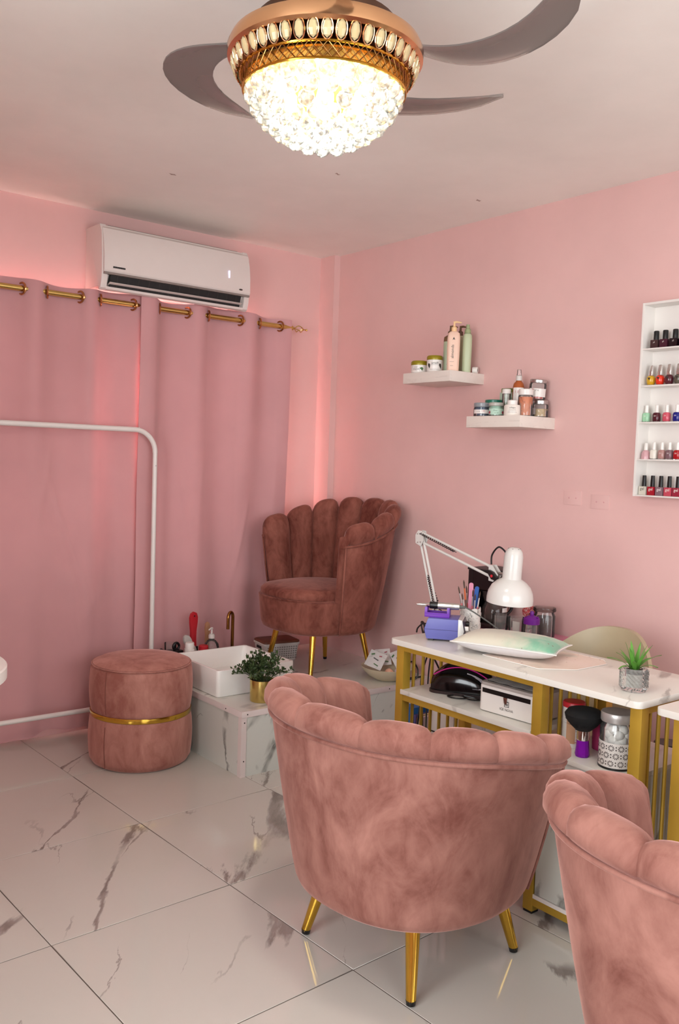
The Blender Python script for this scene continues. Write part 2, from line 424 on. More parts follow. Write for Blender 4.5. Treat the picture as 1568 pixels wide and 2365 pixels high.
# where the rod shows in front of the cloth (cloth behind the rod)
SEG = [(-2.53, -2.37), (-2.26, -2.10), (-1.985, -1.817), (-1.698, -1.542), (-1.438, -1.272), (-1.128, -0.971), (-0.844, -0.652), (-0.524, -0.392)]
cross = sorted([x for s_ in SEG for x in s_])
def wave(x):
    """+1 behind the rod in the middle of a visible rod stretch, -1 in front between"""
    if x <= cross[0]: return -math.sin(PI*min(1, (cross[0]-x)/0.13))
    for k in range(len(cross)-1):
        if cross[k] <= x <= cross[k+1]:
            t = (x-cross[k])/(cross[k+1]-cross[k]); sg = 1 if k % 2 == 0 else -1
            return sg*math.sin(PI*t)
    return -math.sin(PI*min(1, (x-cross[-1])/0.13))*0.6
def curtain_y(x, z, ph):
    h = (RODZ-z)/RODZ
    a = 0.030*(1-0.55*smoothstep(0.02, 0.5, h))
    y = RODY+0.006+a*wave(x)
    y += 0.017*smoothstep(0.05, 0.45, h)*(abs(math.sin(x*6.6+ph+0.6*math.sin(z*1.7)))-0.6)+0.006*math.sin(x*29+z*2.3+ph)*smoothstep(0.1, 0.6, h)
    # hanging wrinkles
    for cx, cz, ln, dx, am in ((-1.58, 0.95, 0.38, -0.32, 0.012), (-1.70, 1.22, 0.18, 0.20, 0.007), (-1.48, 0.62, 0.14, 0.7, 0.008), (-0.95, 1.15, 0.2, -0.25, 0.008), (-0.62, 0.9, 0.3, 0.22, 0.007)):
        t = (z-cz)/ln
        if abs(t) < 1:
            d = (x-(cx+dx*(z-cz)))/0.013; y -= am*math.exp(-d*d)*(1-t*t)
    # pressed fold lines left from packing
    for fz in (1.08, 0.62): y -= 0.0035*math.exp(-((z-fz)/0.006)**2)
    y += 0.030*smoothstep(0.6, 1.0, h)
    return y
def make_curtain(x0, x1, ph, label, flip, z0):
    nx, nz = 150, 64; rows = []
    z1 = 2.158
    for j in range(nz+1):
        z = z1+(z0-z1)*j/nz; r = []
        for i in range(nx+1):
            x = x0+(x1-x0)*i/nx
            zz = z+0.006*math.sin(x*9+ph) if j == 0 else z
            if j == nz: zz = z+0.012*math.sin(x*11+ph)+0.006*math.sin(x*37)
            yy = curtain_y(x, z, ph)
            if flip: yy += 0.010*(1-smoothstep(0.0, 0.09, x1-x))
            e = (x1-x) if flip else (x-x0)                 # the meeting edge stands proud
            if not flip: yy -= 0.026*(1-smoothstep(0.08, 0.14, e))
            r.append((x+0.010*math.sin(z*2.1+ph)*(RODZ-z)/RODZ*0.6, yy, zz))
        rows.append(r)
    back = [[(p[0], p[1]+0.003, p[2]) for p in r] for r in rows]
    mb = MB(); mb.grid(rows); mb.grid([r[::-1] for r in back])
    mb.grid([rows[0], back[0]]); mb.grid([rows[-1], back[-1]]); mb.grid([[r[0] for r in rows], [r[0] for r in back]]); mb.grid([[r[-1] for r in rows], [r[-1] for r in back]])
    o = part('curtain', mb, CURT, smooth=60); tag(o, label, 'curtain', 'curtains over the back window')
    hem = MB(); pts = [(p[0], p[1]-0.0012, p[2]-0.075) for p in rows[0]]
    for x in cross:
        if x0 < x < x1:
            k = cross.index(x); yc = RODY+0.0005
            tr_ = torus((0, 0, 0), 0.026, 0.0048, 'x', 18, 6)
            ang = 0.35 if k % 2 else -0.35
            ring = tr_.xf(lambda a, b, c: (a*math.cos(ang)-b*math.sin(ang), a*math.sin(ang)+b*math.cos(ang), c))
            part('grommet', ring, COPPER, o, loc=(x, yc, RODZ), label='copper coloured grommet ring')
    return o
PH = 0.288
COPPER = M('copper_ring', (196, 140, 92), 0.2, 1.0, var=0.04)
make_curtain(-2.62, -1.172, 0.3, 'dusty rose curtain panel hanging behind the white garment rack', True, 0.03)
make_curtain(-1.245, -0.318, 2.1, 'dusty rose curtain panel hanging under the air conditioner, nearest the corner', False, PH+0.020)
rod = thing('curtain_rod', 'gold curtain rod with open cage finial above the rose curtains', 'curtain rod', (-1.4, RODY, RODZ))
part('rod', MB().tube([(-1.25, 0, 0), (1.09, 0, 0)], 0.0130, 14), BRASS, rod)
fin = part('finial', MB().lathe([(0.0, 0), (0.012, 0), (0.013, 0.006), (0.007, 0.012), (0.006, 0.022), (0.0, 0.022)], 12).xf(lambda x, y, z: (z+1.088, x, y)), BRASS, rod)
for k in range(4):
    a = k*PI/2+0.5; ca, sa = math.cos(a), math.sin(a)
    pts = spline([(1.108, 0, 0), (1.128, 0.018*ca, 0.018*sa), (1.146, 0.020*math.cos(a+0.7), 0.020*math.sin(a+0.7)), (1.168, 0.004*math.cos(a+1.2), 0.004*math.sin(a+1.2)), (1.182, 0, 0)], 5)
    part('finial_wire', MB().tube(pts, 0.0024, 6), BRASS, fin)
part('finial_tip', MB().lathe([(0, -0.007), (0.005, -0.005), (0.007, 0), (0.005, 0.005), (0, 0.007)], 10).xf(lambda x, y, z: (z+1.192, x, y)), BRASS, fin)
part('finial_neck', MB().tube([(1.178, 0, 0), (1.190, 0, 0)], 0.003, 6), BRASS, fin)
for bx in (1.03, -1.2):
    part('bracket', MB().tube([(bx, 0, -0.004), (bx, 0.05, -0.012), (bx, 0.1, -0.012)], 0.005, 8).tube([(bx, 0.094, -0.012), (bx, 0.1, -0.012)], 0.02, 14), BRASS, rod)

# ================================================================== AIR CONDITIONER
AX0, AX1 = -1.475, -0.655
acm = M('air_conditioner_white', (232, 222, 216), 0.35, var=0.015)
ac = thing('air_conditioner', 'white wall-mounted split air conditioner above the rose curtains', 'air conditioner', (0, 0, 0))
body_p = [(0, 2.455), (-0.155, 2.452), (-0.180, 2.40), (-0.184, 2.232), (-0.172, 2.230), (-0.150, 2.195), (-0.149, 2.174), (0, 2.172)]
bodyc = MB().prism(body_p, AX0+0.012, AX1-0.012, 'x'); part('body', bodyc, acm, ac)
side_p = [(0, 2.458), (-0.157, 2.456), (-0.178, 2.42), (-0.187, 2.32), (-0.188, 2.235), (-0.184, 2.195), (-0.174, 2.160), (-0.155, 2.150), (-0.149, 2.168), (0, 2.168)]
for x0, x1 in ((AX0, AX0+0.03), (AX1-0.03, AX1)): part('side_cap', MB().prism(side_p, x0, x1, 'x'), acm, ac, bevel=0.003)
fp = [(-0.158, 2.447), (-0.176, 2.435), (-0.193, 2.38), (-0.202, 2.31), (-0.203, 2.24), (-0.198, 2.231), (-0.186, 2.233), (-0.186, 2.30), (-0.178, 2.38), (-0.158, 2.43)]
panel = part('front_panel', MB().prism(fp, AX0+0.006, AX1-0.004, 'x'), acm, ac, bevel=0.002)
part('panel_trim', B(AX0+0.008, AX1-0.006, -0.201, -0.18, 2.221, 2.2305), M('grey_trim', (142, 130, 124), 0.4), panel)
part('display', B(-0.792, -0.785, -0.2046, -0.200, 2.302, 2.338), emit('display_glow', (214, 212, 255), 0.9), panel)
outlet = part('air_outlet', MB().prism([(-0.190, 2.2275), (-0.174, 2.2275), (-0.151, 2.185), (-0.172, 2.166)], AX0+0.045, AX1-0.05, 'x'), DARK, ac)
for k in range(13):
    x = AX0+0.08+k*0.055; part('outlet_fin', MB().prism([(-0.1908, 2.226), (-0.1895, 2.226), (-0.1722, 2.170), (-0.1735, 2.170)], x, x+0.002, 'x'), M('fin_grey', (52, 48, 48), 0.5), outlet)
part('louver', MB().prism([(-0.192, 2.184), (-0.188, 2.188), (-0.165, 2.180), (-0.165, 2.176)], AX0+0.04, AX1-0.045, 'x'), acm, ac, bevel=0.001)
part('louver_lip', MB().prism([(-0.176, 2.167), (-0.172, 2.156), (-0.152, 2.151), (-0.151, 2.172)], AX0+0.028, AX1-0.028, 'x'), acm, ac, bevel=0.001)
tm = MB(); bx_ = 0.0
for wd_ in (0.006, 0.005, 0.0075, 0.006, 0.0065, 0.004, 0.007, 0.006, 0.0055):
    tm.box(bx_, bx_+wd_, -0.2042, -0.2030, 2.2515, 2.2585); tm.box(bx_, bx_+0.0015, -0.2042, -0.2030, 2.2505, 2.2595); bx_ += wd_+0.001
part('brand_mark', tm.xf(lambda x, y, z: (x+AX0+0.05, y, z)), BLACK, panel, label='small dark lettering strip')
part('badge', MB().prism([(0.011*math.cos(a*PI/8), 0.0042*math.sin(a*PI/8)) for a in range(16)], -0.2045, -0.200, 'y').xf(lambda x, y, z: (x+AX1-0.062, y, z+2.252)), M('badge_dark', (60, 48, 44), 0.4), panel)
part('vent_grille', B(AX0+0.05, AX1-0.05, -0.14, -0.02, 2.452, 2.4585), M('ac_grille', (150, 138, 130), 0.6), ac)

# ================================================================== CLOTHES RACK
RKY = -0.185
rack = thing('garment_rack', 'white tubular steel clothes rack with rounded corner in front of the curtain', 'clothes rack', (-1.1805, RKY, 0))
L = 1.25; zt = 1.503; rc = 0.11
arc1 = [(-rc+rc*math.sin(a*PI/20), 0, zt-rc+rc*math.cos(a*PI/20)) for a in range(11)]
part('frame', MB().tube([(-L+rc-0.11-x_, 0, z_) for x_, _, z_ in arc1[::-1]][0:0]+[(-L-rc*math.sin(a*PI/20), 0, zt-rc+rc*math.cos(a*PI/20)) for a in range(10, -1, -1)]+arc1, 0.0125, 12), WPL, rack)
for x in (0, -L-rc): part('upright', MB().tube([(x, 0, 0.03), (x, 0, zt-rc)], 0.0115, 12), WPL, rack)
part('lower_bar', MB().tube([(0, 0, 0.153), (-L-rc, 0, 0.153)], 0.0115, 12), WPL, rack)
for x in (0, -L-rc): part('foot', MB().tube([(x, -0.045, 0.0125), (x, 0.10, 0.0125)], 0.0125, 10), WPL, rack)
for x in (0, -L-rc): part('foot_socket', MB().tube([(x, 0, 0.01), (x, 0, 0.05)], 0.0145, 12), WPL, rack)
part('joint_button', MB().lathe([(0, 0), (0.003, 0), (0.003, 0.004), (0, 0.005)], 8).xf(lambda x, y, z: (x-0.088, y, z+zt+0.008)), WPL, rack)
part('screw', MB().lathe([(0, 0), (0.003, 0), (0.003, 0.002), (0, 0.002)], 8).xf(lambda x, y, z: (x, -z-0.0105, y+1.33)), STEEL, rack)

# ================================================================== ROUND WHITE TABLE at the left edge
t = thing('round_table', 'round white pedestal table at the left edge of the room', 'table', (-2.668, -1.507, 0))
part('table_top', MB().lathe([(0, 0.728), (0.305, 0.728), (0.31, 0.732), (0.31, 0.764), (0.306, 0.768), (0, 0.768)], 64), WPL, t)
part('pedestal', MB().lathe([(0.0, 0.02), (0.035, 0.02), (0.03, 0.1), (0.03, 0.729), (0, 0.729)], 20), WPL, t)
part('base', MB().lathe([(0, 0), (0.2, 0), (0.2, 0.012), (0.05, 0.022), (0, 0.022)], 40), WPL, t)

# ================================================================== CEILING FAN LIGHT
FC = Vector((-1.943, -2.462, 0))
fan = thing('ceiling_fan_light', 'gold crystal chandelier ceiling fan with grey curved blades', 'ceiling light', (FC.x, FC.y, 0))
part('canopy', MB().lathe([(0, 2.512), (0.055, 2.512), (0.075, 2.53), (0.075, H), (0, H)], 32), GOLD, fan)
part('down_rod', MB().tube([(0, 0, 2.40), (0, 0, 2.52)], 0.013, 14), GOLD, fan)
part('motor_housing', MB().lathe([(0, 2.335), (0.15, 2.335), (0.165, 2.35), (0.165, 2.385), (0.12, 2.41), (0.04, 2.42), (0, 2.42)], 40), M('dark_bronze', (96, 70, 56), 0.3, 0.9), fan)
ROSEG = M('rose_gold', (222, 168, 124), 0.16, 1.0, var=0.03)
part('gold_band', MB().lathe([(0.16, 2.345), (0.20, 2.347), (0.220, 2.338), (0.2275, 2.322), (0.2265, 2.304), (0.216, 2.298), (0.205, 2.300), (0.19, 2.32), (0.16, 2.335)], 72), ROSEG, fan)
# inner gold dish + glowing bulbs
part('inner_dish', MB().lathe([(0, 2.300), (0.12, 2.300), (0.186, 2.262), (0.189, 2.232), (0.1835, 2.232), (0.18, 2.258), (0.12, 2.294), (0, 2.294)], 64), M('amber_gold', (230, 176, 84), 0.2, 0.9), fan)
part('rim_ring', torus((0, 0, 2.232), 0.1885, 0.0035, 'z', 72, 6), GOLD, fan)
part('upper_ring', torus((0, 0, 2.266), 0.196, 0.0035, 'z', 72, 6), GOLD, fan)
# pierced lattice collar
lat = MB(); NL = 60
for k in range(NL):
    for sg in (1, -1):
        pts = []
        for q in range(5):
            t_ = q/4; a = 2*PI*(k+sg*1.6*t_)/NL; r = 0.195-0.006*t_; pts.append((r*math.cos(a), r*math.sin(a), 2.266-0.034*t_))
        lat.tube(pts, 0.0011, 4, cap=False)
part('lattice_collar', lat, M('antique_gold', (176, 132, 76), 0.25, 1.0), fan)
AMBER = glassy('amber_crystal', (255, 232, 180), 0.55, 0.05)
CRYST = None
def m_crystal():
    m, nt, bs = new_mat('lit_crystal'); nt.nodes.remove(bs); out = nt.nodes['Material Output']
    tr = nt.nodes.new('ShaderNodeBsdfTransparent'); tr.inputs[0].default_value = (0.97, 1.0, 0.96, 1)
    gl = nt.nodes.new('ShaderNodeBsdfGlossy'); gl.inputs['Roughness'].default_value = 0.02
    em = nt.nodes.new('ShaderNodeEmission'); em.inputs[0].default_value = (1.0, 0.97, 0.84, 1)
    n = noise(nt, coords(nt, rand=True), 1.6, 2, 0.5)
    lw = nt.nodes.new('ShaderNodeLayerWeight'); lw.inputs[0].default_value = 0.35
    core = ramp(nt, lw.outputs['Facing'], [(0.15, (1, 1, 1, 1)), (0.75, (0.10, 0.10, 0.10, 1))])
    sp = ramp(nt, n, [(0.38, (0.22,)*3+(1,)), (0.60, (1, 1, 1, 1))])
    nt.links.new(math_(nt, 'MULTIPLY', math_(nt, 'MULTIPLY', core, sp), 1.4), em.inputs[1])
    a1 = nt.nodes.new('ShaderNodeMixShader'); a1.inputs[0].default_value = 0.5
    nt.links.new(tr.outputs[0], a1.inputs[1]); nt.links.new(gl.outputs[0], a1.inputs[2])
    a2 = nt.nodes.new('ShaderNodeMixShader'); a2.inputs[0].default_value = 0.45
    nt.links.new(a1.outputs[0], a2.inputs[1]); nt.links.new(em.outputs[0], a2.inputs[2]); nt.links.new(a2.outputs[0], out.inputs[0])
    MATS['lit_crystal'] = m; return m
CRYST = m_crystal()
# oval crystals round the collar
oval = MB().lathe([(0, -0.019), (0.0075, -0.013), (0.0105, 0), (0.0075, 0.013), (0, 0.019)], 8).xf(lambda x, y, z: (x*0.55, y, z)).mesh('oval_crystal', smooth=0)
ofr = MB().tube([(0.002*0, 0.0125*math.cos(a*PI/8), 0.0215*math.sin(a*PI/8)) for a in range(16)], 0.0016, 5, closed=True).mesh('oval_setting')
NO = 44
for k in range(NO):
    a = 2*PI*(k+0.5)/NO; r = 0.2115
    o = link('oval_setting', ofr, ROSEG, fan, (r*math.cos(a), r*math.sin(a), 2.283), (0, -0.28, a)); o.rotation_euler = (Matrix.Rotation(a, 3, 'Z') @ Matrix.Rotation(0.35, 3, 'Y')).to_euler()
    c_ = link('oval_crystal', oval, AMBER, o)
# crystal ball tiers
bm = bmesh.new(); bmesh.ops.create_icosphere(bm, subdivisions=2, radius=1.0); ball_me = bpy.data.meshes.new('crystal_ball'); bm.to_mesh(ball_me); bm.free()
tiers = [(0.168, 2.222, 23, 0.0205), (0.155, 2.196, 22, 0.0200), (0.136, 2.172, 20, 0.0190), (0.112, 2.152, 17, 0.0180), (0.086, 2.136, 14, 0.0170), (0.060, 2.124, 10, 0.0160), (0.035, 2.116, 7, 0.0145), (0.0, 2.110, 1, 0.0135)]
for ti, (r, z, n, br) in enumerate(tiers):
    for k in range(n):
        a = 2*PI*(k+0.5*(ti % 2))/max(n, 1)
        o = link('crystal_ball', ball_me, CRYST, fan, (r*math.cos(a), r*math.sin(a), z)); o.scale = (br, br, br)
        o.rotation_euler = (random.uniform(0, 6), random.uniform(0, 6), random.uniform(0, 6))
BULB = emit('led_bulb', (255, 246, 224), 3.2)
for k in range(7):
    a = 2*PI*k/7; r = 0.105
    part('bulb', MB().lathe([(0, -0.028), (0.013, -0.02), (0.017, -0.004), (0.012, 0.018), (0.008, 0.03), (0, 0.03)], 12), BULB, fan, loc=(r*math.cos(a), r*math.sin(a), 2.238))
part('bulb', MB().lathe([(0, -0.03), (0.02, -0.02), (0.026, 0), (0.018, 0.024), (0.01, 0.06), (0, 0.06)], 14), BULB, fan, loc=(0, 0, 2.205))
# swept blades, at rest
BLADE = glassy('smoky_blade', (226, 216, 210), 0.86, 0.3)
def blade(a0):
    top = []; nn = 18
    for i in range(nn+1):
        t_ = i/nn; rc_ = 0.17+0.40*t_; an = a0+0.22*math.sin(t_*PI*0.8)-math.radians(52)*t_**1.9
        wd = 0.040+0.115*math.sin(PI*min(1, 0.12+0.80*t_))**0.9*(0.6+0.6*t_); wd *= math.sqrt(max(0.0, 1-max(0, (t_-0.86)/0.141)**2))
        dirv = Vector((math.cos(an), math.sin(an), 0)); tang = Vector((math.sin(an+0.5*t_), -math.cos(an+0.5*t_), 0))
        c0 = dirv*rc_; row = []
        for q in range(7):
            u_ = q/6-0.5; p = c0+tang*0+dirv*(u_*wd*0.9)+tang*(-u_*wd*0.5); row.append((p.x, p.y, 2.372+0.006*(1-4*u_*u_)))
        top.append(row)
    bot = [[(x, y, z-0.004) for x, y, z in r] for r in top]
    mb = MB(); mb.grid(top); mb.grid(bot); mb.grid([top[0], bot[0]]); mb.grid([top[-1], bot[-1]])
    mb.grid([[r[0] for r in top], [r[0] for r in bot]]); mb.grid([[r[-1] for r in top], [r[-1] for r in bot]]); return mb
for a0 in (118, 40, -24, -118):
    part('blade', blade(math.radians(a0)), BLADE, fan)
pl = bpy.data.lights.new('chandelier_glow', 'POINT'); pl.energy = 72; pl.shadow_soft_size = 0.09; pl.color = (1.0, 0.95, 0.88)
plo = bpy.data.objects.new('chandelier_glow', pl); C.objects.link(plo); plo.parent = fan; plo.location = (0, 0, 2.185)

# ================================================================== POUF
pf = thing('velvet_pouf', 'tall round rose velvet pouf with a gold band', 'pouf', (-1.405, -0.53, 0))
R = 0.223
def pouf_r(z):
    return R+0.010*math.sin(PI*min(1, max(0, z/0.24)))*(1 if z < 0.24 else 0)+(0.008*math.sin(PI*min(1, (z-0.24)/0.21)) if z > 0.24 else 0)
prof = [(0, 0.0), (R-0.022, 0.0), (R-0.008, 0.008), (R-0.001, 0.022)]
prof += [(pouf_r(0.22*k/8)+0.0, 0.22*k/8) for k in range(1, 9)]
part('lower_body', MB().lathe(prof+[(R-0.02, 0.222), (0, 0.222)], 64), VELV3, pf)
prof = [(0, 0.222), (R-0.012, 0.222), (R-0.002, 0.236)]+[(pouf_r(0.24+0.19*k/8), 0.24+0.19*k/8) for k in range(1, 9)]+[(R-0.004, 0.440), (R-0.012, 0.445)]
part('upper_body', MB().lathe(prof+[(0, 0.445)], 64), VELV3, pf)
part('seat_top', MB().lathe([(R-0.010, 0.443), (R-0.006, 0.450), (R-0.03, 0.461), (0.12, 0.470), (0.05, 0.473), (0, 0.4735)], 64), VELV3, pf)
part('piping', torus((0, 0, 0.4455), R-0.003, 0.0035, 'z', 64, 6), VELV3, pf)
part('gold_band', MB().lathe([(R-0.01, 0.2215), (R+0.003, 0.2215), (R+0.0035, 0.2245), (R+0.0035, 0.2395), (R+0.003, 0.2425), (R-0.01, 0.2425)], 64), GOLD, pf)
sa_ = math.atan2(-3.6, -1.82)-0.72; sm = []
for k in range(24):
    z = 0.012+0.425*k/23; sm.append(((pouf_r(z)+0.001)*math.cos(sa_), (pouf_r(z)+0.001)*math.sin(sa_), z))
part('side_seam', MB().tube(sm[:11], 0.0018, 5).tube(sm[13:], 0.0018, 5), SEAM, pf)

# ================================================================== PEDICURE PLATFORM
PX0, PY0, PH = -1.167, -1.003, 0.288
pt = thing('platform', 'low marble-look pedicure platform with white screwed edge trim in the corner', 'platform', (PX0, PY0, 0))
DX, DY = -PX0-0.0425, -PY0-0.0005
DX = -PX0-0.001
topm = MB().prism([(0.004, 0.004), (DX, 0.004), (DX, DY-0.128), (DX-0.043, DY-0.128), (DX-0.043, DY), (0.004, DY)], PH-0.016, PH, 'z')
part('top_panel', topm, LAM, pt)
part('front_panel', B(0.004, DX, 0.004, 0.02, 0.0, PH-0.016), LAMV, pt)
part('side_panel', B(0.004, 0.02, 0.02, DY, 0.0, PH-0.016), LAMV, pt)
part('back_core', B(0.03, DX-0.05, 0.03, DY-0.14, 0.0, PH-0.02), LAMV, pt)
t1 = part('trim_strip', B(0.0, DX, 0.0, 0.005, PH-0.026, PH+0.001), TRIMW, pt, bevel=0.001)
t2 = part('trim_strip', B(0.0, 0.005, 0.005, DY, PH-0.026, PH+0.001), TRIMW, pt, bevel=0.001)
t3 = part('corner_trim', MB().prism([(0, 0), (0.026, 0), (0.026, 0.005), (0.005, 0.005), (0.005, 0.026), (0, 0.026)], 0.0, PH-0.0265, 'z'), TRIMW, pt)
SCREW = M('dark_screw', (60, 52, 50), 0.4, 0.6)
def screw(p, ax, par):
    m_ = MB().lathe([(0, 0), (0.0032, 0), (0.0028, 0.0012), (0, 0.0016)], 8)
    part('screw', m_.xf((lambda x, y, z: (p[0]+x, p[1]-z, p[2]+y)) if ax == 'y' else (lambda x, y, z: (p[0]-z, p[1]+x, p[2]+y))), SCREW, par)
for x in (0.03, 0.33, 0.60, 0.86, 1.03): screw((x, 0, PH-0.013), 'y', t1)
for y in (0.13, 0.45, 0.8): screw((0, y, PH-0.013), 'x', t2)
for z in (0.07, 0.24): screw((0.015, 0, z), 'y', t3)

PH += 0.0006      # things stand just clear of the platform top

# ================================================================== SHELL ARMCHAIRS
def shell_chair(name, label, loc, rz, mat, p, group='scallop-backed velvet armchairs'):
    ch = thing(name, label, 'armchair', loc, rz, group)
    zb, zs = p['zb'], p['seat']
    fm = math.radians(p.get('phi', 118)); N = p.get('n', 9); th0 = p.get('th', 0.082); roll = p.get('roll', 0.055)
    kz, kp, ee = p['kz'], p.get('kp', 0.8), p.get('e', 0.9)
    def plan(s, z, n=0.0):
        k = max(0.0, min(1.15, (z-zb)/(kz-zb)))**kp
        a = p['a0']+(p['a1']-p['a0'])*k; b = p['b0']+(p['b1']-p['b0'])*k
        def pos(q):
            f = q*fm; c, si = math.cos(f), math.sin(f)
            return Vector((-a*math.copysign(abs(c)**ee, c), b*math.copysign(abs(si)**ee, si), 0))
        c = pos(s); d = pos(s+0.004)-pos(s-0.004); nrm = Vector((d.y, -d.x, 0)); nrm.normalize()
        if nrm.dot(c) < 0: nrm = -nrm
        c = c-nrm*n; return (c.x, c.y, z)
    def pip(s): return p['pipa']+(p['pipb']-p['pipa'])*(0.5+0.5*math.cos(PI*min(1, abs(s))**p['pw']))
    def rim(s): return pip(s)+roll
    # outer shell
    rows = []; ns = 64
    zz = [(0.0, 0.03), (0.06, 0.014), (0.16, 0.004), (0.35, 0.0)]
    prof_rows = []
    for j in range(18):
        r = []
        for i in range(ns+1):
            s = -1+2*i/ns
            if j < 4: t_, n_ = zz[j]; z = zb+0.09*t_
            else: z = zb+0.0315+(pip(s)-zb-0.0315)*(j-3)/14; n_ = 0.0
            if j == 17: n_ = 0.0
            r.append(plan(s, z, n_))
        rows.append(r)
    rows.append([plan(-1+2*i/ns, pip(-1+2*i/ns), 0.03) for i in range(ns+1)])
    part('outer_shell', MB().grid(rows), mat, ch, smooth=60)
    # channel cushions
    nu, = (12,)
    for c_ in range(N):
        s0, s1 = -1+2*c_/N, -1+2*(c_+1)/N; rr = []
        for i in range(nu+1):
            u_ = i/nu; s = s0+(s1-s0)*u_
            b = max(0.0, 1-abs(2*u_-1)**2.8)**0.6
            endc = (c_ == 0 and i == 0) or (c_ == N-1 and i == nu)
            top = rim(s)+p['sc']*(b-1)+0.5*p['sc']; th = th0*(0.64+0.36*b)
            o_ = 0.006+0.012*b
            col = [plan(s, zb+0.02, th*1.15), plan(s, zs-0.05, th*1.15), plan(s, zs+0.02, th*1.12), plan(s, zs+0.45*(top-zs), th*1.02)]
            cz = top-roll*0.8; cn, hw = (th-o_)/2, (th+o_)/2
            for q in range(9):
                t_ = PI*q/8; col.append(plan(s, cz+roll*0.8*math.sin(t_), cn+hw*math.cos(t_)))
            col.append(plan(s, pip(s)+0.004, -o_*0.3)); col.append(plan(s, pip(s)-0.004, 0.004))
            rr.append(col)
        mb = MB(); mb.grid(rr)
        for col, on in ((rr[0], c_ == 0), (rr[-1], c_ == N-1)):
            if on:                                       # rounded front of the arm
                cen = Vector((0, 0, 0))
                for q in col: cen += Vector(q)
                cen /= len(col); sgn = -1 if c_ == 0 else 1
                base = col+[plan(-1 if c_ == 0 else 1, zb+0.02, 0.002)]
                e1 = []
                d = Vector(plan(sgn*1.0, 0.5, 0.04))-Vector(plan(sgn*0.97, 0.5, 0.04)); d.z = 0; d.normalize()
                for q in base:
                    v_ = Vector(q); mid = Vector((0, 0, 0))
                    e1.append(v_*1.0+d*0.0)
                in_ = []
                for q in base:
                    v_ = Vector(q); a_ = Vector(plan(sgn, min(v_.z, rim(sgn)-0.03), th0*0.42)); a_.z = min(max(v_.z, zb+0.05), rim(sgn)-0.035)
                    in_.append(v_.lerp(a_, 0.35)+d*0.016)
                in2 = []
                for q in base:
                    v_ = Vector(q); a_ = Vector(plan(sgn, min(v_.z, rim(sgn)-0.03), th0*0.42)); a_.z = min(max(v_.z, zb+0.05), rim(sgn)-0.035)
                    in2.append(v_.lerp(a_, 0.8)+d*0.024)
                mb.grid([e1, in_, in2, [Vector(q).lerp(Vector((q[0], q[1], q[2])), 0.0) for q in [(v1+(Vector(plan(sgn, min(v1.z, rim(sgn)-0.03), th0*0.42))-v1)*0.0) for v1 in in2]]], close_u=True); mb.add([tuple(q) for q in in2], [tuple(range(len(in2)))])
        part('channel_cushion', mb, mat, ch, smooth=75)
    # base drum under the seat, with the curved front
    xe, ye, _ = plan(1, zb+0.05, 0.0)
    def loop(z, inset, xf, nfront=22):
        pts = [plan(-1+2*i/40, z, inset) for i in range(41)]
        a_, b_ = pts[-1], pts[0]                       # s=+1 end, s=-1 end
        for k in range(1, nfront):
            t_ = k/nfront; y = a_[1]+(b_[1]-a_[1])*t_; q = 2*t_-1
            x = a_[0]+(xf-a_[0])*max(0, 1-abs(q)**2.6)**0.55; pts.append((x, y, z))
        return pts
    zf = zs-0.055
    part('seat_base', MB().loft([loop(zb+0.002, 0.035, p['xf']-0.03), loop(zb+0.014, 0.012, p['xf']-0.008), loop(zb+0.04, 0.006, p['xf']), loop(zf, 0.012, p['xf']+0.008), loop(zf+0.006, 0.03, p['xf']-0.01)]), mat, ch, smooth=50)
    lo = [loop(zf+0.002, 0.055, p['xf']+0.006), loop(zf+0.016, 0.050, p['xf']+0.020), loop(zf+0.036, 0.052, p['xf']+0.018), loop(zs-0.002, 0.066, p['xf']-0.004)]
    cen = Vector((0.02, 0, 0)); last = loop(zs, 0.07, p['xf']-0.01)
    for f_, dz in ((0.86, 0.006), (0.6, 0.013), (0.3, 0.017), (0.05, 0.018)):
        lo.append([(cen.x+(x-cen.x)*f_, y*f_, zs+dz) for x, y, z in last])
    seat = part('seat_cushion', MB().loft(lo), mat, ch, smooth=60)
    fr = loop(zf+0.004, 0.05, p['xf']+0.013)[38:]+loop(zf+0.004, 0.05, p['xf']+0.013)[:3]
    part('piping', MB().tube(fr, 0.0048, 6), mat, seat)
    # rim piping
    part('rim_piping', MB().tube([plan(-1+2*i/70, pip(-1+2*i/70)-0.006, -0.004) for i in range(71)], 0.0062, 6), mat, ch, smooth=80)
    for s in (-1, 1):
        part('arm_piping', MB().tube([plan(s, zb+0.02+(pip(s)-zb-0.024)*k/12, -0.002) for k in range(13)], 0.0052, 6), mat, ch, smooth=80)
    # legs
    for sx, sy in ((1, 1), (1, -1), (-1, 1), (-1, -1)):
        la = p.get('lrot', 0.0); lx, ly = sx*p['lx']*math.cos(la)-sy*p['ly']*math.sin(la), sx*p['lx']*math.sin(la)+sy*p['ly']*math.cos(la); top = Vector((lx*0.80, ly*0.80, zb+0.012)); ft = Vector((lx, ly, 0.012))
        lg = part('leg', MB().tube([top, ft], [0.0185*p.get('lw', 1), 0.0115*p.get('lw', 1)], 16), GOLD, ch)
        part('foot_cap', MB().tube([ft+(top-ft)*0.02, (lx, ly, 0.0035)], [0.0122*p.get('lw', 1), 0.0105*p.get('lw', 1)], 14), BLACK, lg)
    return ch
MID = dict(zb=0.196, seat=0.43, pipb=0.680, pipa=0.599, kz=0.78, kp=0.83, e=0.898, pw=2.48, a0=0.322, a1=0.394, b0=0.305, b1=0.440, xf=0.30, lx=0.208, ly=0.215, lrot=math.radians(-6.5), sc=0.016, roll=0.068, th=0.092, n=9, phi=115, lw=1.15)
shell_chair('shell_armchair', 'dusty pink velvet shell armchair at the middle of the floor, its back turned', (-1.478, -2.380, 0), math.radians(8.1), VELV, MID)
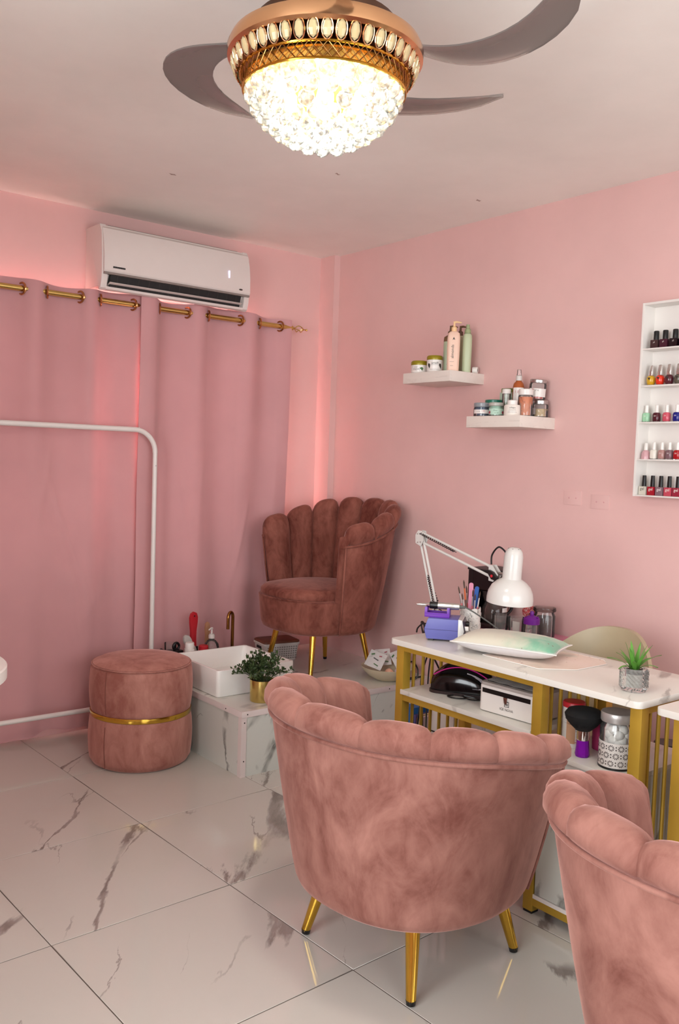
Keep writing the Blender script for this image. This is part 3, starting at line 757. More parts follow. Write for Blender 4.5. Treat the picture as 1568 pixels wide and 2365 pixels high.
shell_chair('shell_armchair', 'dusty pink velvet shell armchair cut off at the lower right edge', (-1.488, -3.385, 0), math.radians(8.1), VELV, MID)
TALL = dict(zb=0.230, seat=0.455, pipb=0.802, pipa=0.690, kz=0.902, kp=0.785, e=0.95, pw=1.57, a0=0.267, a1=0.397, b0=0.283, b1=0.380, xf=0.285, lx=0.200, ly=0.180, sc=0.055, roll=0.072, th=0.072, n=9, phi=110, lw=0.9)
shell_chair('shell_armchair', 'shade-toned dusty pink velvet shell chair on tall gold legs standing on the platform', (-0.416, -0.568, PH), math.radians(182), VELV_SHADED, TALL)

# ================================================================== SINK, TAP AND THINGS BEHIND IT
CER = M('white_ceramic', (250, 247, 242), 0.15, var=0.01)
sink = thing('basin', 'white square ceramic pedicure basin on the marble platform', 'basin', (-1.140, -0.755, PH))
SW, SD, SH = 0.432, 0.43, 0.124
def rl(w_, d, z, r=0.018, cx=SW/2, cy=SD/2): return [(x+cx, y+cy, z) for x, y in rrect(w_, d, r)]
part('bowl', MB().loft([rl(SW-0.012, SD-0.012, 0.0), rl(SW-0.003, SD-0.003, 0.006), rl(SW, SD, SH-0.006), rl(SW-0.002, SD-0.002, SH-0.001), rl(SW-0.006, SD-0.006, SH), rl(SW-0.024, SD-0.024, SH), rl(SW-0.029, SD-0.029, SH-0.004, 0.02), rl(SW-0.05, SD-0.05, 0.03, 0.04), rl(SW-0.11, SD-0.11, 0.018, 0.05)]), CER, sink, smooth=50)
part('drain', MB().lathe([(0, 0.018), (0.022, 0.018), (0.024, 0.021), (0.01, 0.022), (0, 0.022)], 20, (SW/2, SD/2, 0)), CHROME, sink)
tap = thing('tap', 'antique gold gooseneck tap behind the white basin', 'tap', (-0.735, -0.235, PH))
OGOLD = M('antique_gold_tap', (150, 108, 54), 0.22, 1.0, var=0.04)
part('tap_base', MB().lathe([(0, 0), (0.024, 0), (0.024, 0.006), (0.016, 0.012), (0.014, 0.05), (0, 0.05)], 20), OGOLD, tap)
gp = [(0, 0, 0.03), (0, 0, 0.255)]+[(-0.022+0.022*math.cos(a*PI/10), -0.012*(1-math.cos(a*PI/10)), 0.255+0.03*math.sin(a*PI/10)) for a in range(1, 11)]+[(-0.0445, -0.0245, 0.20)]
part('spout', MB().tube(gp, 0.0085, 12), OGOLD, tap)
part('lever', MB().tube([(0.012, 0, 0.035), (0.03, 0.0, 0.045), (0.045, 0.0, 0.06)], 0.004, 8), OGOLD, tap)

RED = M('red_plastic', (190, 34, 46), 0.4)
ff = thing('foot_file', 'red paddle foot file with black rasp head standing behind the basin', 'foot file', (-0.960, -0.215, PH), 0.25)
hp = [(-0.020, 0.118), (-0.017, 0.16), (-0.018, 0.20), (-0.025, 0.245), (-0.026, 0.27), (-0.018, 0.292), (0, 0.30), (0.018, 0.292), (0.026, 0.27), (0.025, 0.245), (0.018, 0.20), (0.017, 0.16), (0.020, 0.118)]
part('handle', MB().prism(hp, -0.007, 0.007, 'y'), RED, ff, bevel=0.003)
part('rasp_head', B(-0.032, 0.032, -0.006, 0.006, 0.0, 0.118), BLACK, ff, bevel=0.004)
part('hang_hole', MB().lathe([(0, 0), (0.004, 0), (0.004, 0.001), (0, 0.001)], 10).xf(lambda x, y, z: (x, -z-0.0072, y+0.278)), DARK, ff)
ps = thing('pumice_pad', 'pale grey hourglass pumice pad leaning behind the basin', 'pumice', (-1.005, -0.262, PH), 0.15)
pp = []
for k in range(28):
    a = 2*PI*k/28; r = 0.036*(1+0.42*math.cos(2*a)); pp.append((r*0.85*math.sin(a), r*1.25*math.cos(a)))
pmb = MB().prism(pp, -0.007, 0.007, 'y'); ta = -0.55
pmb.xf(lambda x, y, z: (x*math.cos(ta)+z*math.sin(ta), y, -x*math.sin(ta)+z*math.cos(ta)))
zmin = min(q[2] for q in pmb.v)
part('pad', pmb.xf(lambda x, y, z: (x, y, z-zmin+0.082)), M('grey_foam', (192, 186, 180), 0.9), ps, bevel=0.002)
part('stem', MB().tube([(0.02, 0, 0.0), (0.012, 0, 0.115)], 0.008, 8), M('grey_foam', (0, 0, 0)), ps)
dp = thing('dryer_case', 'small black tool case with a loop handle behind the pouf', 'tool case', (-1.085, -0.235, PH), 0.1)
part('case', B(-0.055, 0.045, -0.03, 0.03, 0, 0.118), BLACK, dp, bevel=0.01, seg=3)
part('loop_handle', torus((0.018, 0, 0.135), 0.017, 0.007, 'y', 16, 8), BLACK, dp)
part('grip', MB().tube([(-0.05, 0, 0.112), (-0.075, 0, 0.125)], 0.012, 8), BLACK, dp)
wj = thing('lidded_jar', 'little white screw-top jar behind the basin', 'jar', (-1.028, -0.300, PH))
part('body', MB().lathe([(0, 0), (0.024, 0), (0.026, 0.004), (0.026, 0.132), (0, 0.132)], 24), WPL, wj)
part('lid', MB().lathe([(0, 0.132), (0.0228, 0.132), (0.0228, 0.160), (0.021, 0.1635), (0, 0.1635)], 24), WPL, wj)
rj = thing('red_tub', 'small tub with a red lid behind the basin', 'tub', (-0.940, -0.288, PH))
part('body', MB().lathe([(0, 0), (0.022, 0), (0.022, 0.108), (0, 0.108)], 24), GLASS, rj)
part('lid', MB().lathe([(0, 0.108), (0.0235, 0.108), (0.0245, 0.112), (0.0245, 0.134), (0.021, 0.138), (0, 0.138)], 28), RED, rj)
pb = thing('pump_bottle', 'round clear soap bottle with white pump and citrus label', 'pump bottle', (-0.878, -0.262, PH))
part('body', MB().lathe([(0, 0.002), (0.034, 0.0), (0.038, 0.01), (0.040, 0.06), (0.040, 0.11), (0.036, 0.135), (0.022, 0.152), (0.012, 0.158), (0.012, 0.165), (0, 0.165)], 28), GLASS, pb)
part('label_band', wrap(subdiv_rect(0.095, 0.05, 20, 2), 0.040, -2.2, 0.075, 0.0008), WPL, pb)
orange = M('orange_print', (216, 110, 40), 0.5)
part('label_print', wrap(MB().add([(0.012*math.cos(k*PI/6), 0.010*math.sin(k*PI/6), 0) for k in range(12)], [tuple(range(12))]), 0.040, -2.35, 0.075, 0.0014), orange, pb)
part('collar', MB().lathe([(0, 0.163), (0.0165, 0.163), (0.0165, 0.178), (0.012, 0.186), (0, 0.186)], 18), M('frosted_white', (214, 206, 200), 0.4), pb)
part('pump', MB().tube([(0, 0, 0.185), (0, 0, 0.212)], 0.0045, 8).tube([(0.004, 0.003, 0.213), (-0.008, -0.006, 0.216), (-0.026, -0.016, 0.211)], [0.006, 0.005, 0.0035], 8), WPL, pb)
wbk = thing('wooden_brush', 'pale wooden nail brush handle behind the pump bottle', 'brush', (-0.868, -0.20, PH), 0.1)
part('handle', MB().prism([(-0.012, 0), (-0.012, 0.17), (-0.015, 0.2), (-0.012, 0.228), (0, 0.238), (0.012, 0.228), (0.015, 0.2), (0.012, 0.17), (0.012, 0)], -0.006, 0.006, 'y'), M('pale_wood', (176, 128, 94), 0.6), wbk, bevel=0.003)
cw = thing('clear_cup', 'clear plastic cup behind the black tool case', 'cup', (-1.062, -0.165, PH))
part('cup', MB().lathe([(0, 0), (0.026, 0), (0.032, 0.14), (0.0305, 0.14), (0.025, 0.003), (0, 0.003)], 24), GLASS, cw)

# potted plant beside the basin
pp_ = thing('potted_plant', 'bushy dark green plant in a gold pot on the platform edge', 'potted plant', (-0.985, -0.885, PH))
part('pot', MB().lathe([(0, 0), (0.052, 0), (0.0535, 0.003), (0.0555, 0.098), (0.0525, 0.098), (0.051, 0.085), (0, 0.085)], 36), BRASS, pp_)
part('soil', MB().lathe([(0, 0.086), (0.051, 0.086), (0.03, 0.092), (0, 0.094)], 20), M('soil', (50, 36, 28), 0.95), pp_)
LEAF = M('eucalyptus_leaf', (58, 76, 38), 0.5, var=0.5, vscale=30)
lv = MB(); stems = MB(); rnd = random.Random(3)
for k in range(64):
    a = rnd.uniform(0, 2*PI); el = rnd.uniform(0.05, 1.45); ln = rnd.uniform(0.075, 0.125)
    d = Vector((math.cos(a)*math.cos(el), math.sin(a)*math.cos(el), math.sin(el)*0.95-0.05)); base = Vector((0.02*math.cos(a), 0.02*math.sin(a), 0.09))
    p1 = base+Vector((0, 0, 0.03))+d*ln*0.5; p2 = base+Vector((0, 0, 0.025))+d*ln
    if p2.z < 0.075: p2.z = 0.075
    stems.tube([base, p1, p2], 0.0011, 4, cap=False)
    for q in range(10):
        f_ = 0.3+0.7*q/9; c0 = base.lerp(p2, f_)+Vector((0, 0, 0.02*math.sin(f_*PI)))
        rd = Vector((rnd.uniform(-1, 1), rnd.uniform(-1, 1), rnd.uniform(-0.3, 1))).normalized(); sd = rd.orthogonal().normalized()
        sd = (Matrix.Rotation(rnd.uniform(0, 6.3), 3, rd) @ sd); nn_ = rd.cross(sd)
        l_ = rnd.uniform(0.014, 0.024); w2 = l_*0.42
        lv.add([c0, c0+rd*l_*0.45+sd*w2+nn_*0.001, c0+rd*l_, c0+rd*l_*0.45-sd*w2+nn_*0.001, c0+rd*l_*0.5-nn_*0.0018], [(0, 1, 4), (1, 2, 4), (2, 3, 4), (3, 0, 4)])
o = part('foliage', lv, LEAF, pp_, smooth=0); o['kind'] = 'stuff'
part('stems', stems, LEAF, pp_)

# basket under the tall chair
bk = thing('storage_basket', 'white woven plastic basket with brown lid under the tall chair', 'basket', (-0.440, -0.225, PH), -0.16)
def bl(w_, d, z): return [(x, y, z) for x, y in rrect(w_, d, 0.02)]
WIK = M('white_weave', (220, 212, 206), 0.6)
part('basket_body', MB().loft([bl(0.190, 0.125, 0.0), bl(0.214, 0.147, 0.088), bl(0.208, 0.141, 0.088), bl(0.186, 0.121, 0.006)], True, True), WIK, bk)
wh = MB()
for r_ in range(6):
    z = 0.010+r_*0.0125
    for k in range(13):
        x = -0.084+k*0.014; yy = -(0.0625+0.011*z/0.088)
        wh.box(x-0.0045, x+0.0045, yy-0.0012, yy+0.002, z, z+0.007)
    for k in range(8):
        y = -0.049+k*0.014; xx = 0.095+0.012*z/0.088
        if z < 0.06: wh.box(xx-0.002, xx+0.0012, y-0.0045, y+0.0045, z, z+0.007); wh.box(-xx-0.0012, -xx+0.002, y-0.0045, y+0.0045, z, z+0.007)
part('weave_gaps', wh, M('weave_shadow', (150, 140, 134), 0.8), bk)
part('rim', MB().loft([bl(0.218, 0.151, 0.086), bl(0.222, 0.155, 0.090), bl(0.222, 0.155, 0.096), bl(0.218, 0.151, 0.098)]), WIK, bk)
part('lid', MB().loft([bl(0.214, 0.147, 0.098), bl(0.218, 0.151, 0.101), bl(0.216, 0.149, 0.108), bl(0.20, 0.134, 0.112)]), M('brown_lid', (120, 66, 44), 0.5), bk)
for sx in (-1, 1): part('handle_slot', B(sx*0.1075, sx*0.1045, -0.028, 0.028, 0.066, 0.080), DARK, bk)

# bowl of packets at the platform edge
bw = thing('cream_bowl', 'wide cream bowl at the platform edge beside the desk', 'bowl', (-0.222, -0.893, PH))
CREAM = M('cream_ceramic', (206, 192, 164), 0.35, var=0.03)
part('bowl', MB().lathe([(0, 0.0), (0.055, 0.0), (0.062, 0.003), (0.10, 0.024), (0.128, 0.052), (0.137, 0.068), (0.134, 0.069), (0.124, 0.053), (0.096, 0.028), (0.055, 0.009), (0, 0.008)], 48), CREAM, bw)
PKT = m_marble('packet_print', (214, 207, 204), (120, 124, 112), 22, 0.4, True, (0, 0, 0.3), 0.6, 0.03, 0.6)
pk_info = [((-0.292, -0.852), -0.95, 0.30, 'white and green foil sachet sticking up at the left of the cream bowl'),
           ((-0.205, -0.846), -0.70, -0.12, 'white foil sachet with grey print in the middle of the cream bowl'),
           ((-0.132, -0.910), -0.55, -0.38, 'white foil sachet with pink print at the right of the cream bowl')]
for ki, ((x, y), az, tl, lb) in enumerate(pk_info):
    pk = thing('sachet', lb, 'sachet', (x, y, PH+0.046), az, 'sachets in the cream bowl')
    def lean(a, b, c): 
        a2, c2 = a*math.cos(tl)+c*math.sin(tl), -a*math.sin(tl)+c*math.cos(tl)
        return (a2, b*0.8+c2*0.55, c2*0.83+0.014)
    rows = []
    for j in range(11):
        v_ = j/10; r = []
        for i in range(11):
            u_ = i/10; bl_ = 0.009*math.sin(PI*u_)**0.7*math.sin(PI*v_)**0.7
            r.append(((u_-0.5)*(0.092 if ki == 0 else 0.078), -bl_, v_*0.088))
        rows.append(r)
    mb = MB(); mb.grid(rows); mb.grid([[(a, -b*0.4+0.0012, c) for a, b, c in r] for r in rows])
    part('pouch', mb.xf(lean), PKT, pk, smooth=60)
    for cc, px, pz, w_, h_, sl in ((M('leaf_print', (70, 110, 60), 0.5), -0.026, 0.070, 0.018, 0.007, 0.5), (M('grey_print', (96, 92, 92), 0.5), 0.0, 0.050, 0.030, 0.006, -0.2), ((M('leaf_print', (0, 0, 0)), M('leaf_print', (0, 0, 0)), M('pink_print', (170, 70, 84), 0.5))[ki], 0.012, 0.022, 0.026, 0.005, -0.2), (M('pink_print', (170, 70, 84), 0.5), 0.016, 0.072, 0.014, 0.005, 0.3)):
        q_ = B(-w_/2, w_/2, -0.0016, 0.0, -h_/2, h_/2)
        q_.xf(lambda a, b, c: (a*math.cos(sl)-c*math.sin(sl)+px, b-0.0082, a*math.sin(sl)+c*math.cos(sl)+pz))
        part('printed_mark', q_.xf(lean), cc, pk)
for (x, y), cc, lb in (((-0.256, -0.940), (232, 176, 148), 'peach bath ball in the cream bowl'), ((-0.204, -0.955), (226, 204, 208), 'pale pink bath ball in the cream bowl')):
    o = part('bath_ball', MB().lathe([(0, -0.022)]+[(0.022*math.cos(a*PI/12), 0.022*math.sin(a*PI/12)) for a in range(-5, 6)]+[(0, 0.022)], 20), M('bath_'+lb[:5], cc, 0.6), loc=(x, y, PH+0.046)); tag(o, lb, 'bath ball', 'bath balls in the bowl')
cb = part('cable', MB().tube(spline([(-0.205, -0.985, PH+0.075), (-0.185, -0.978, PH+0.094), (-0.150, -0.99, PH+0.100), (-0.115, -0.975, PH+0.085), (-0.100, -0.985, PH+0.05), (-0.115, -0.992, PH+0.012), (-0.14, -0.95, PH+0.0045), (-0.05, -0.96, PH+0.0045)], 6), 0.0042, 8), BLACK)
tag(cb, 'looped black cable over the rim of the cream bowl', 'cable')

# ================================================================== NAIL DESKS
def nail_desk(label, loc, off=0.022):
    d = thing('nail_desk', label, 'desk', loc, 0, 'gold framed nail desks')
    L_ = 1.012; D_ = 0.415; lw = 0.036
    top = [(x+D_/2, y-L_/2) for x, y in rrect(D_, L_, 0.022, 4)]
    part('desk_top', MB().prism(top, 0.730, 0.750, 'z'), LAM, d, bevel=0.002)
    x0, x1 = 0.020, D_-0.055
    ys = (-off, -0.635, -0.972)
    for k, y in enumerate(ys):
        for x in (x0, x1):
            lg = part('leg', B(x, x+lw, y-lw, y, 0.008, 0.730), GOLDP, d, bevel=0.002)
            part('foot_pad', B(x+0.002, x+lw-0.002, y-lw+0.002, y-0.002, 0.0, 0.009), BLACK, lg)
        part('end_rail', B(x0+lw, x1, y-lw+0.006, y-0.006, 0.708, 0.730), GOLDP, d)
        part('end_rail', B(x0+lw, x1, y-lw+0.006, y-0.006, 0.030, 0.054), GOLDP, d)
        for q in range(6):
            cx = x0+lw+(x1-x0-lw)*(q+0.72)/6.4; part('end_bar', MB().tube([(cx, y-lw/2, 0.05), (cx, y-lw/2, 0.712)], 0.0062, 8), GOLDP, d)
    part('front_rail', B(x0+0.004, x0+lw-0.004, ys[1], ys[0]-lw, 0.708, 0.730), GOLDP, d)
    part('back_rail', B(x1+0.004, x1+lw-0.004, ys[2], ys[0]-lw, 0.700, 0.730), GOLDP, d)
    # open shelf on the left
    part('shelf_rail', B(x0+0.002, x0+lw-0.002, ys[1], ys[0]-lw, 0.530, 0.553), GOLDP, d)
    part('shelf_rail', B(x1+0.002, x1+lw-0.002, ys[1], ys[0]-lw, 0.530, 0.553), GOLDP, d)
    part('shelf_board', B(x0-0.004, x1+lw, ys[1]+0.002, ys[0]-0.028, 0.553, 0.570), LAM, d, bevel=0.0015)
    part('bolt', MB().lathe([(0, 0), (0.0045, 0), (0.004, 0.003), (0, 0.004)], 10).xf(lambda x, y, z: (x+x0+lw/2, ys[1]-lw-z, y+0.545)), STEEL, d)
    # cupboard on the right
    ya, yb = ys[1]-lw, ys[2]
    part('cupboard_rail', B(x0+0.002, x0+lw-0.002, yb, ya, 0.028, 0.052), GOLDP, d)
    part('cupboard_base', B(x0+0.001, x1+lw, yb, ya, 0.052, 0.064), WHITE, d)
    part('cupboard_top', B(x0-0.002, x1+lw, yb+0.001, ya-0.001, 0.506, 0.520), LAM, d, bevel=0.001)
    part('cupboard_side', B(x0+0.02, x1+lw, ya-0.014, ya-0.001, 0.064, 0.506), LAMV, d)
    part('cupboard_side', B(x0+0.02, x1+lw, yb+0.001, yb+0.014, 0.064, 0.506), LAMV, d)
    part('cupboard_back', B(x1+0.012, x1+0.026, yb+0.014, ya-0.014, 0.064, 0.506), LAMV, d)
    part('cupboard_door', B(x0+0.004, x0+0.020, yb+0.004, ya-0.004, 0.066, 0.504), LAMV, d, bevel=0.001)
    return d
desk = nail_desk('gold framed marble-top nail desk with shelf and cupboard behind the middle armchair', (-1.072, -1.813, 0))
desk2 = nail_desk('second gold framed nail desk cut off at the right edge', (-1.072, -2.869, 0), 0.046)
DZ = 0.7506

# ---- nail drill machine
ndm = M('periwinkle_casing', (98, 100, 170), 0.4, var=0.02)
nd = thing('nail_drill_unit', 'periwinkle blue nail drill control box with silver front frame', 'nail drill', (-0.905, -1.927, DZ), math.radians(-52))
# local +x = front of the machine, y across
sp = [(-0.058, 0.0), (-0.066, 0.036), (-0.050, 0.076), (0.060, 0.076), (0.060, 0.0)]
part('casing', MB().prism([(-0.060, 0.006), (-0.069, 0.040), (-0.056, 0.080), (0.052, 0.080), (0.052, 0.006)], -0.055, 0.055, 'y'), ndm, nd, bevel=0.003)
part('casing_seam', MB().prism([(-0.0695, 0.0398), (-0.0695, 0.0412), (0.0522, 0.0412), (0.0522, 0.0398)], -0.0556, 0.0556, 'y'), M('seam_blue', (60, 58, 110), 0.5), nd)
part('front_frame', MB().prism([(0.052, 0.004), (0.066, 0.006), (0.074, 0.040), (0.066, 0.080), (0.052, 0.082)], -0.057, 0.057, 'y'), M('silver_plastic', (206, 204, 200), 0.35, 0.3), nd, bevel=0.002)
part('control_panel', MB().prism([(0.0665, 0.010), (0.0745, 0.040), (0.0665, 0.076), (0.070, 0.076), (0.0775, 0.040), (0.070, 0.010)], -0.050, 0.050, 'y'), M('dark_indigo', (34, 26, 52), 0.35), nd)
part('speed_knob', MB().lathe([(0, 0), (0.011, 0), (0.010, 0.012), (0, 0.013)], 16).xf(lambda x, y, z: (0.074+z, x+0.02, y+0.055)), BLACK, nd)
part('socket', MB().lathe([(0, 0), (0.009, 0), (0.008, 0.010), (0, 0.010)], 14).xf(lambda x, y, z: (0.073+z, x-0.022, y+0.022)), BLACK, nd)
part('toggle', B(0.072, 0.088, -0.044, -0.030, 0.042, 0.056), WPL, nd, bevel=0.002)
for sx in (-0.045, 0.045):
    for sy in (-0.042, 0.042): part('rubber_foot', B(sx-0.01, sx+0.01, sy-0.01, sy+0.01, 0.0, 0.008), BLACK, nd)
part('power_cord', MB().tube(spline([(-0.066, 0.02, 0.045), (-0.085, 0.035, 0.042), (-0.105, 0.052, 0.022), (-0.110, 0.060, 0.004)], 6), 0.003, 8), BLACK, nd)
PURP = M('violet_plastic', (104, 36, 160), 0.35, var=0.03)
cr_ = thing('handpiece_cradle', 'violet plastic cradle on top of the blue drill box', 'cradle', (-0.925, -1.908, DZ+0.080), math.radians(-52))
part('cradle_base', B(-0.045, 0.045, -0.026, 0.026, 0.0, 0.010), PURP, cr_, bevel=0.002)
for sx in (-1, 1):
    pz = [(-0.026, 0.008), (0.026, 0.008), (0.024, 0.036), (0.012, 0.036), (0.009, 0.026), (-0.009, 0.026), (-0.012, 0.036), (-0.024, 0.036)]
    part('cradle_arm', MB().prism(pz, sx*0.045-sx*0.010, sx*0.045, 'x'), PURP, cr_, bevel=0.002)
part('side_wall', B(-0.045, 0.045, -0.026, -0.022, 0.008, 0.017), PURP, cr_)
part('side_wall', B(-0.045, 0.045, 0.022, 0.026, 0.008, 0.017), PURP, cr_)
hpz = DZ+0.080+0.0400
hpc = thing('drill_handpiece', 'silver drill handpiece with black grip ring resting on the violet cradle', 'handpiece', (-0.925, -1.908, hpz), math.radians(-52))
SAT = M('satin_silver', (208, 204, 198), 0.28, 0.9)
def ax(mb, dz=0.0): return mb.xf(lambda x, y, z: (z, x, y+dz))
part('body', ax(MB().lathe([(0, 0.0), (0.0125, 0.0), (0.0128, 0.02), (0.0125, 0.055), (0.0115, 0.060), (0.0122, 0.064), (0.0115, 0.078), (0, 0.078)], 20)), SAT, hpc)
part('grip_ring', ax(MB().lathe([(0, -0.030), (0.0118, -0.030), (0.0130, -0.026), (0.0130, 0.0), (0, 0.0)], 20)), BLACK, hpc)
part('nose', ax(MB().lathe([(0, -0.078), (0.0035, -0.078), (0.006, -0.062), (0.0075, -0.045), (0.0110, -0.030), (0, -0.030)], 18)), CHROME, hpc)
part('cord_sleeve', ax(MB().lathe([(0, 0.078), (0.0065, 0.078), (0.0045, 0.098), (0, 0.098)], 12)), M('grey_rubber', (92, 94, 90), 0.6), hpc)
GRUB = M('grey_rubber', (0, 0, 0))
# cord (world coordinates): handpiece -> desk -> coil -> machine socket
u_ = Vector((math.cos(math.radians(-52)), math.sin(math.radians(-52)), 0)); hb = Vector((-0.925, -1.908, hpz))
e0 = hb+u_*0.098
pts = spline([e0, e0+u_*0.03+Vector((0.01, 0, -0.02)), (-0.775, -2.035, DZ+0.058), (-0.722, -2.068, DZ+0.012)], 6)
co = []
for k in range(150):
    t_ = k/149; c0 = Vector((-0.722, -2.068, DZ+0.0105)).lerp(Vector((-0.80, -2.03, DZ+0.0105)), 0)
    if t_ < 0.35:
        q = t_/0.35; a = 2*PI*q*1.1+0.3; c0 = Vector((-0.735+0.024*math.cos(a), -2.052+0.020*math.sin(a), DZ+0.011+0.004*q)); rr_ = 0.003
    else:
        q = (t_-0.35)/0.65; c0 = Vector((-0.750, -2.040, DZ+0.011)).lerp(Vector((-0.800, -1.998, DZ+0.011)), q)
    an = k*0.95; co.append(c0+Vector((math.cos(an)*0.0045, 0.0045*math.cos(an), math.sin(an)*0.006)))
sock = Vector((-0.905, -1.927, DZ))+Matrix.Rotation(math.radians(-52), 3, 'Z') @ Vector((0.083, -0.022, 0.022))
tail = spline([co[-1], co[-1].lerp(sock, 0.35)+Vector((0, 0, -0.004)), sock+u_*0.03, sock+u_*0.004], 6)
cord = thing('coiled_cord', 'coiled grey drill cord lying behind the cushion', 'cord', (0, 0, DZ))
off = lambda ps: [Vector(p)-Vector((0, 0, DZ)) for p in ps]
part('straight_lead', MB().tube(off(pts), 0.0026, 7), GRUB, cord)
part('coil', MB().tube(off(co), 0.0022, 5), GRUB, cord)
part('plug_lead', MB().tube(off(tail), 0.0026, 7), GRUB, cord)
part('plug', MB().tube(off([sock+u_*0.006, sock+u_*0.045, sock+u_*0.058]), [0.0075, 0.0075, 0.004], 10), GRUB, cord)

# ---- brush cup and its tools
CUPX, CUPY = -0.735, -1.895
LACE = m_marble('lace_metal', (228, 224, 218), (70, 58, 54), 40, 0.4, False, (0, 0, 0), 1.0, 0.10, 0.9)
cup = thing('brush_cup', 'white lace-cut pen cup full of nail brushes on the desk', 'pen cup', (CUPX, CUPY, DZ))
def cup_top(a): return 0.092+0.006*abs(math.sin(a*4))
rows = []
for j in range(7):
    rows.append([((0.036+0.002*j/6)*math.cos(2*PI*i/48), (0.036+0.002*j/6)*math.sin(2*PI*i/48), cup_top(2*PI*i/48)*j/6) for i in range(48)])
inn = [[(x*0.955, y*0.955, max(z, 0.003)) for x, y, z in r] for r in rows]
mbc = MB(); mbc.grid(rows, True); mbc.grid(inn, True); mbc.grid([rows[-1], inn[-1]], True)
mbc.add(rows[0], [tuple(range(48))]); mbc.add(inn[0], [tuple(range(48))])
part('cup', mbc, LACE, cup)
lace = MB(); rnd = random.Random(11)
for k in range(46):                                             # raised filigree rings
    a = rnd.uniform(0, 2*PI); z = rnd.uniform(0.012, 0.084); rr_ = rnd.uniform(0.005, 0.010)
    lace.tube([((0.0378+0.002*z/0.09)*math.cos(a+rr_*math.cos(q*PI/5)/0.037), (0.0378+0.002*z/0.09)*math.sin(a+rr_*math.cos(q*PI/5)/0.037), z+rr_*math.sin(q*PI/5)) for q in range(10)], 0.0011, 4, closed=True)
part('filigree', lace, WPL, cup)
PKH = M('coral_handle', (232, 132, 132), 0.35); CLR = M('clear_handle', (214, 196, 196), 0.2)
tools = [(-0.018, 0.012, -0.16, 0.10, 0.172, 'pink', 'thin coral brush leaning far left in the cup'), (-0.010, -0.012, -0.10, 0.02, 0.200, 'steel', 'tall dark brush with orange ferrule in the cup'),
         (-0.002, 0.015, -0.07, 0.06, 0.175, 'pink', 'coral brush with silver neck in the cup'), (0.006, -0.010, 0.00, -0.02, 0.165, 'pink', 'coral brush in the middle of the cup'),
         (0.014, 0.010, 0.05, 0.05, 0.160, 'white', 'white tipped brush in the cup'), (0.020, -0.008, 0.10, 0.0, 0.158, 'pink2', 'short coral brush leaning right in the cup'),
         (0.010, -0.018, 0.03, -0.06, 0.150, 'black', 'black handled dotting tool in the cup'), (-0.020, -0.004, -0.13, -0.05, 0.150, 'black2', 'dark slim brush at the left of the cup')]
for tx, ty, lx_, ly_, ln, kind, lb in tools:
    # right/left in the picture is the (0.79,-0.61) direction
    rgt = Vector((0.79, -0.61, 0)); bck = Vector((0.61, 0.79, 0))
    b0 = rgt*tx*0.6+bck*ty*0.6; tp = b0+rgt*lx_*ln*1.3+bck*ly_*ln*1.0+Vector((0, 0, ln)); b0 = b0+Vector((0, 0, 0.004))
    hr = Vector((tp.x-b0.x, tp.y-b0.y, 0)); 
    tl = thing('nail_brush', lb, 'brush', (CUPX, CUPY, DZ), 0, 'brushes in the lace cup')
    hm = {'pink': PKH, 'pink2': PKH, 'steel': M('wood_dark', (92, 66, 52), 0.5), 'white': CLR, 'black': BLACK, 'black2': BLACK}[kind]
    m_ = b0.lerp(tp, 0.62); f_ = b0.lerp(tp, 0.84)
    part('handle', MB().tube([b0, m_], [0.0028, 0.0032], 8), hm, tl)
    part('ferrule', MB().tube([m_, f_], [0.0032, 0.0024], 8), M('orange_ferrule', (206, 96, 40), 0.4) if kind == 'steel' else SAT, tl)
    part('bristles', MB().tube([f_, b0.lerp(tp, 0.95), tp], [0.0024, 0.0032 if kind == 'steel' else 0.0026, 0.0006], 8), M('brush_hair', (84, 64, 54), 0.8) if kind != 'white' else WPL, tl)
for nm, tx, ty, lx_, ln, w_, cc, lb in (('nail_file', -0.002, 0.006, 0.0, 0.185, 0.017, (226, 150, 176), 'wide pink nail file standing in the lace cup'), ('nail_file', 0.022, 0.004, 0.06, 0.172, 0.016, (44, 92, 170), 'blue nail file standing at the right of the lace cup'), ('nail_file', 0.012, 0.016, 0.03, 0.160, 0.012, (206, 132, 160), 'narrow rose nail file behind the coral brushes')):
    rgt = Vector((0.79, -0.61, 0)); bck = Vector((0.61, 0.79, 0)); bs_ = rgt*tx*0.5+bck*ty
    o2 = [(x, y) for x, y in rrect(w_, ln, w_*0.45, 4)]
    mb = MB().loft([[(x, dy, y+ln/2) for x, y in o2] for dy in (-0.0012, 0.0012)])
    mb.xf(lambda x, y, z: tuple(bs_+rgt*(x+lx_*z)+bck*y+Vector((0, 0, z+0.004))))
    fo = part(nm, mb, M('file_%d' % cc[0], cc, 0.6), loc=(CUPX, CUPY, DZ)); tag(fo, lb, 'nail file', 'files in the lace cup')

# ---- desk lamp
lp = thing('desk_lamp', 'white swing-arm desk lamp clamped to the nail desk', 'desk lamp', (-0.85, -1.832, DZ))
LW = M('lamp_white_enamel', (206, 202, 197), 0.2, var=0.01)
part('clamp', B(-0.022, 0.022, -0.022, 0.024, 0.0, 0.010).box(-0.014, 0.014, 0.020, 0.030, -0.062, 0.008).box(-0.014, 0.014, -0.008, 0.03, -0.062, -0.052), LW, lp, bevel=0.002)
part('clamp_screw', MB().tube([(0, 0.009, -0.055), (0, 0.009, -0.022)], 0.004, 8).tube([(0, 0.009, -0.0235), (0, 0.009, -0.0215)], 0.009, 12), STEEL, lp)
part('swivel_post', MB().tube([(0, 0, 0.008), (0, 0, 0.055)], 0.008, 12), BLACK, lp)
A0 = Vector((0, 0.002, 0.060)); A1 = Vector((0, 0.100, 0.352)); A2 = Vector((0, -0.262, 0.258))
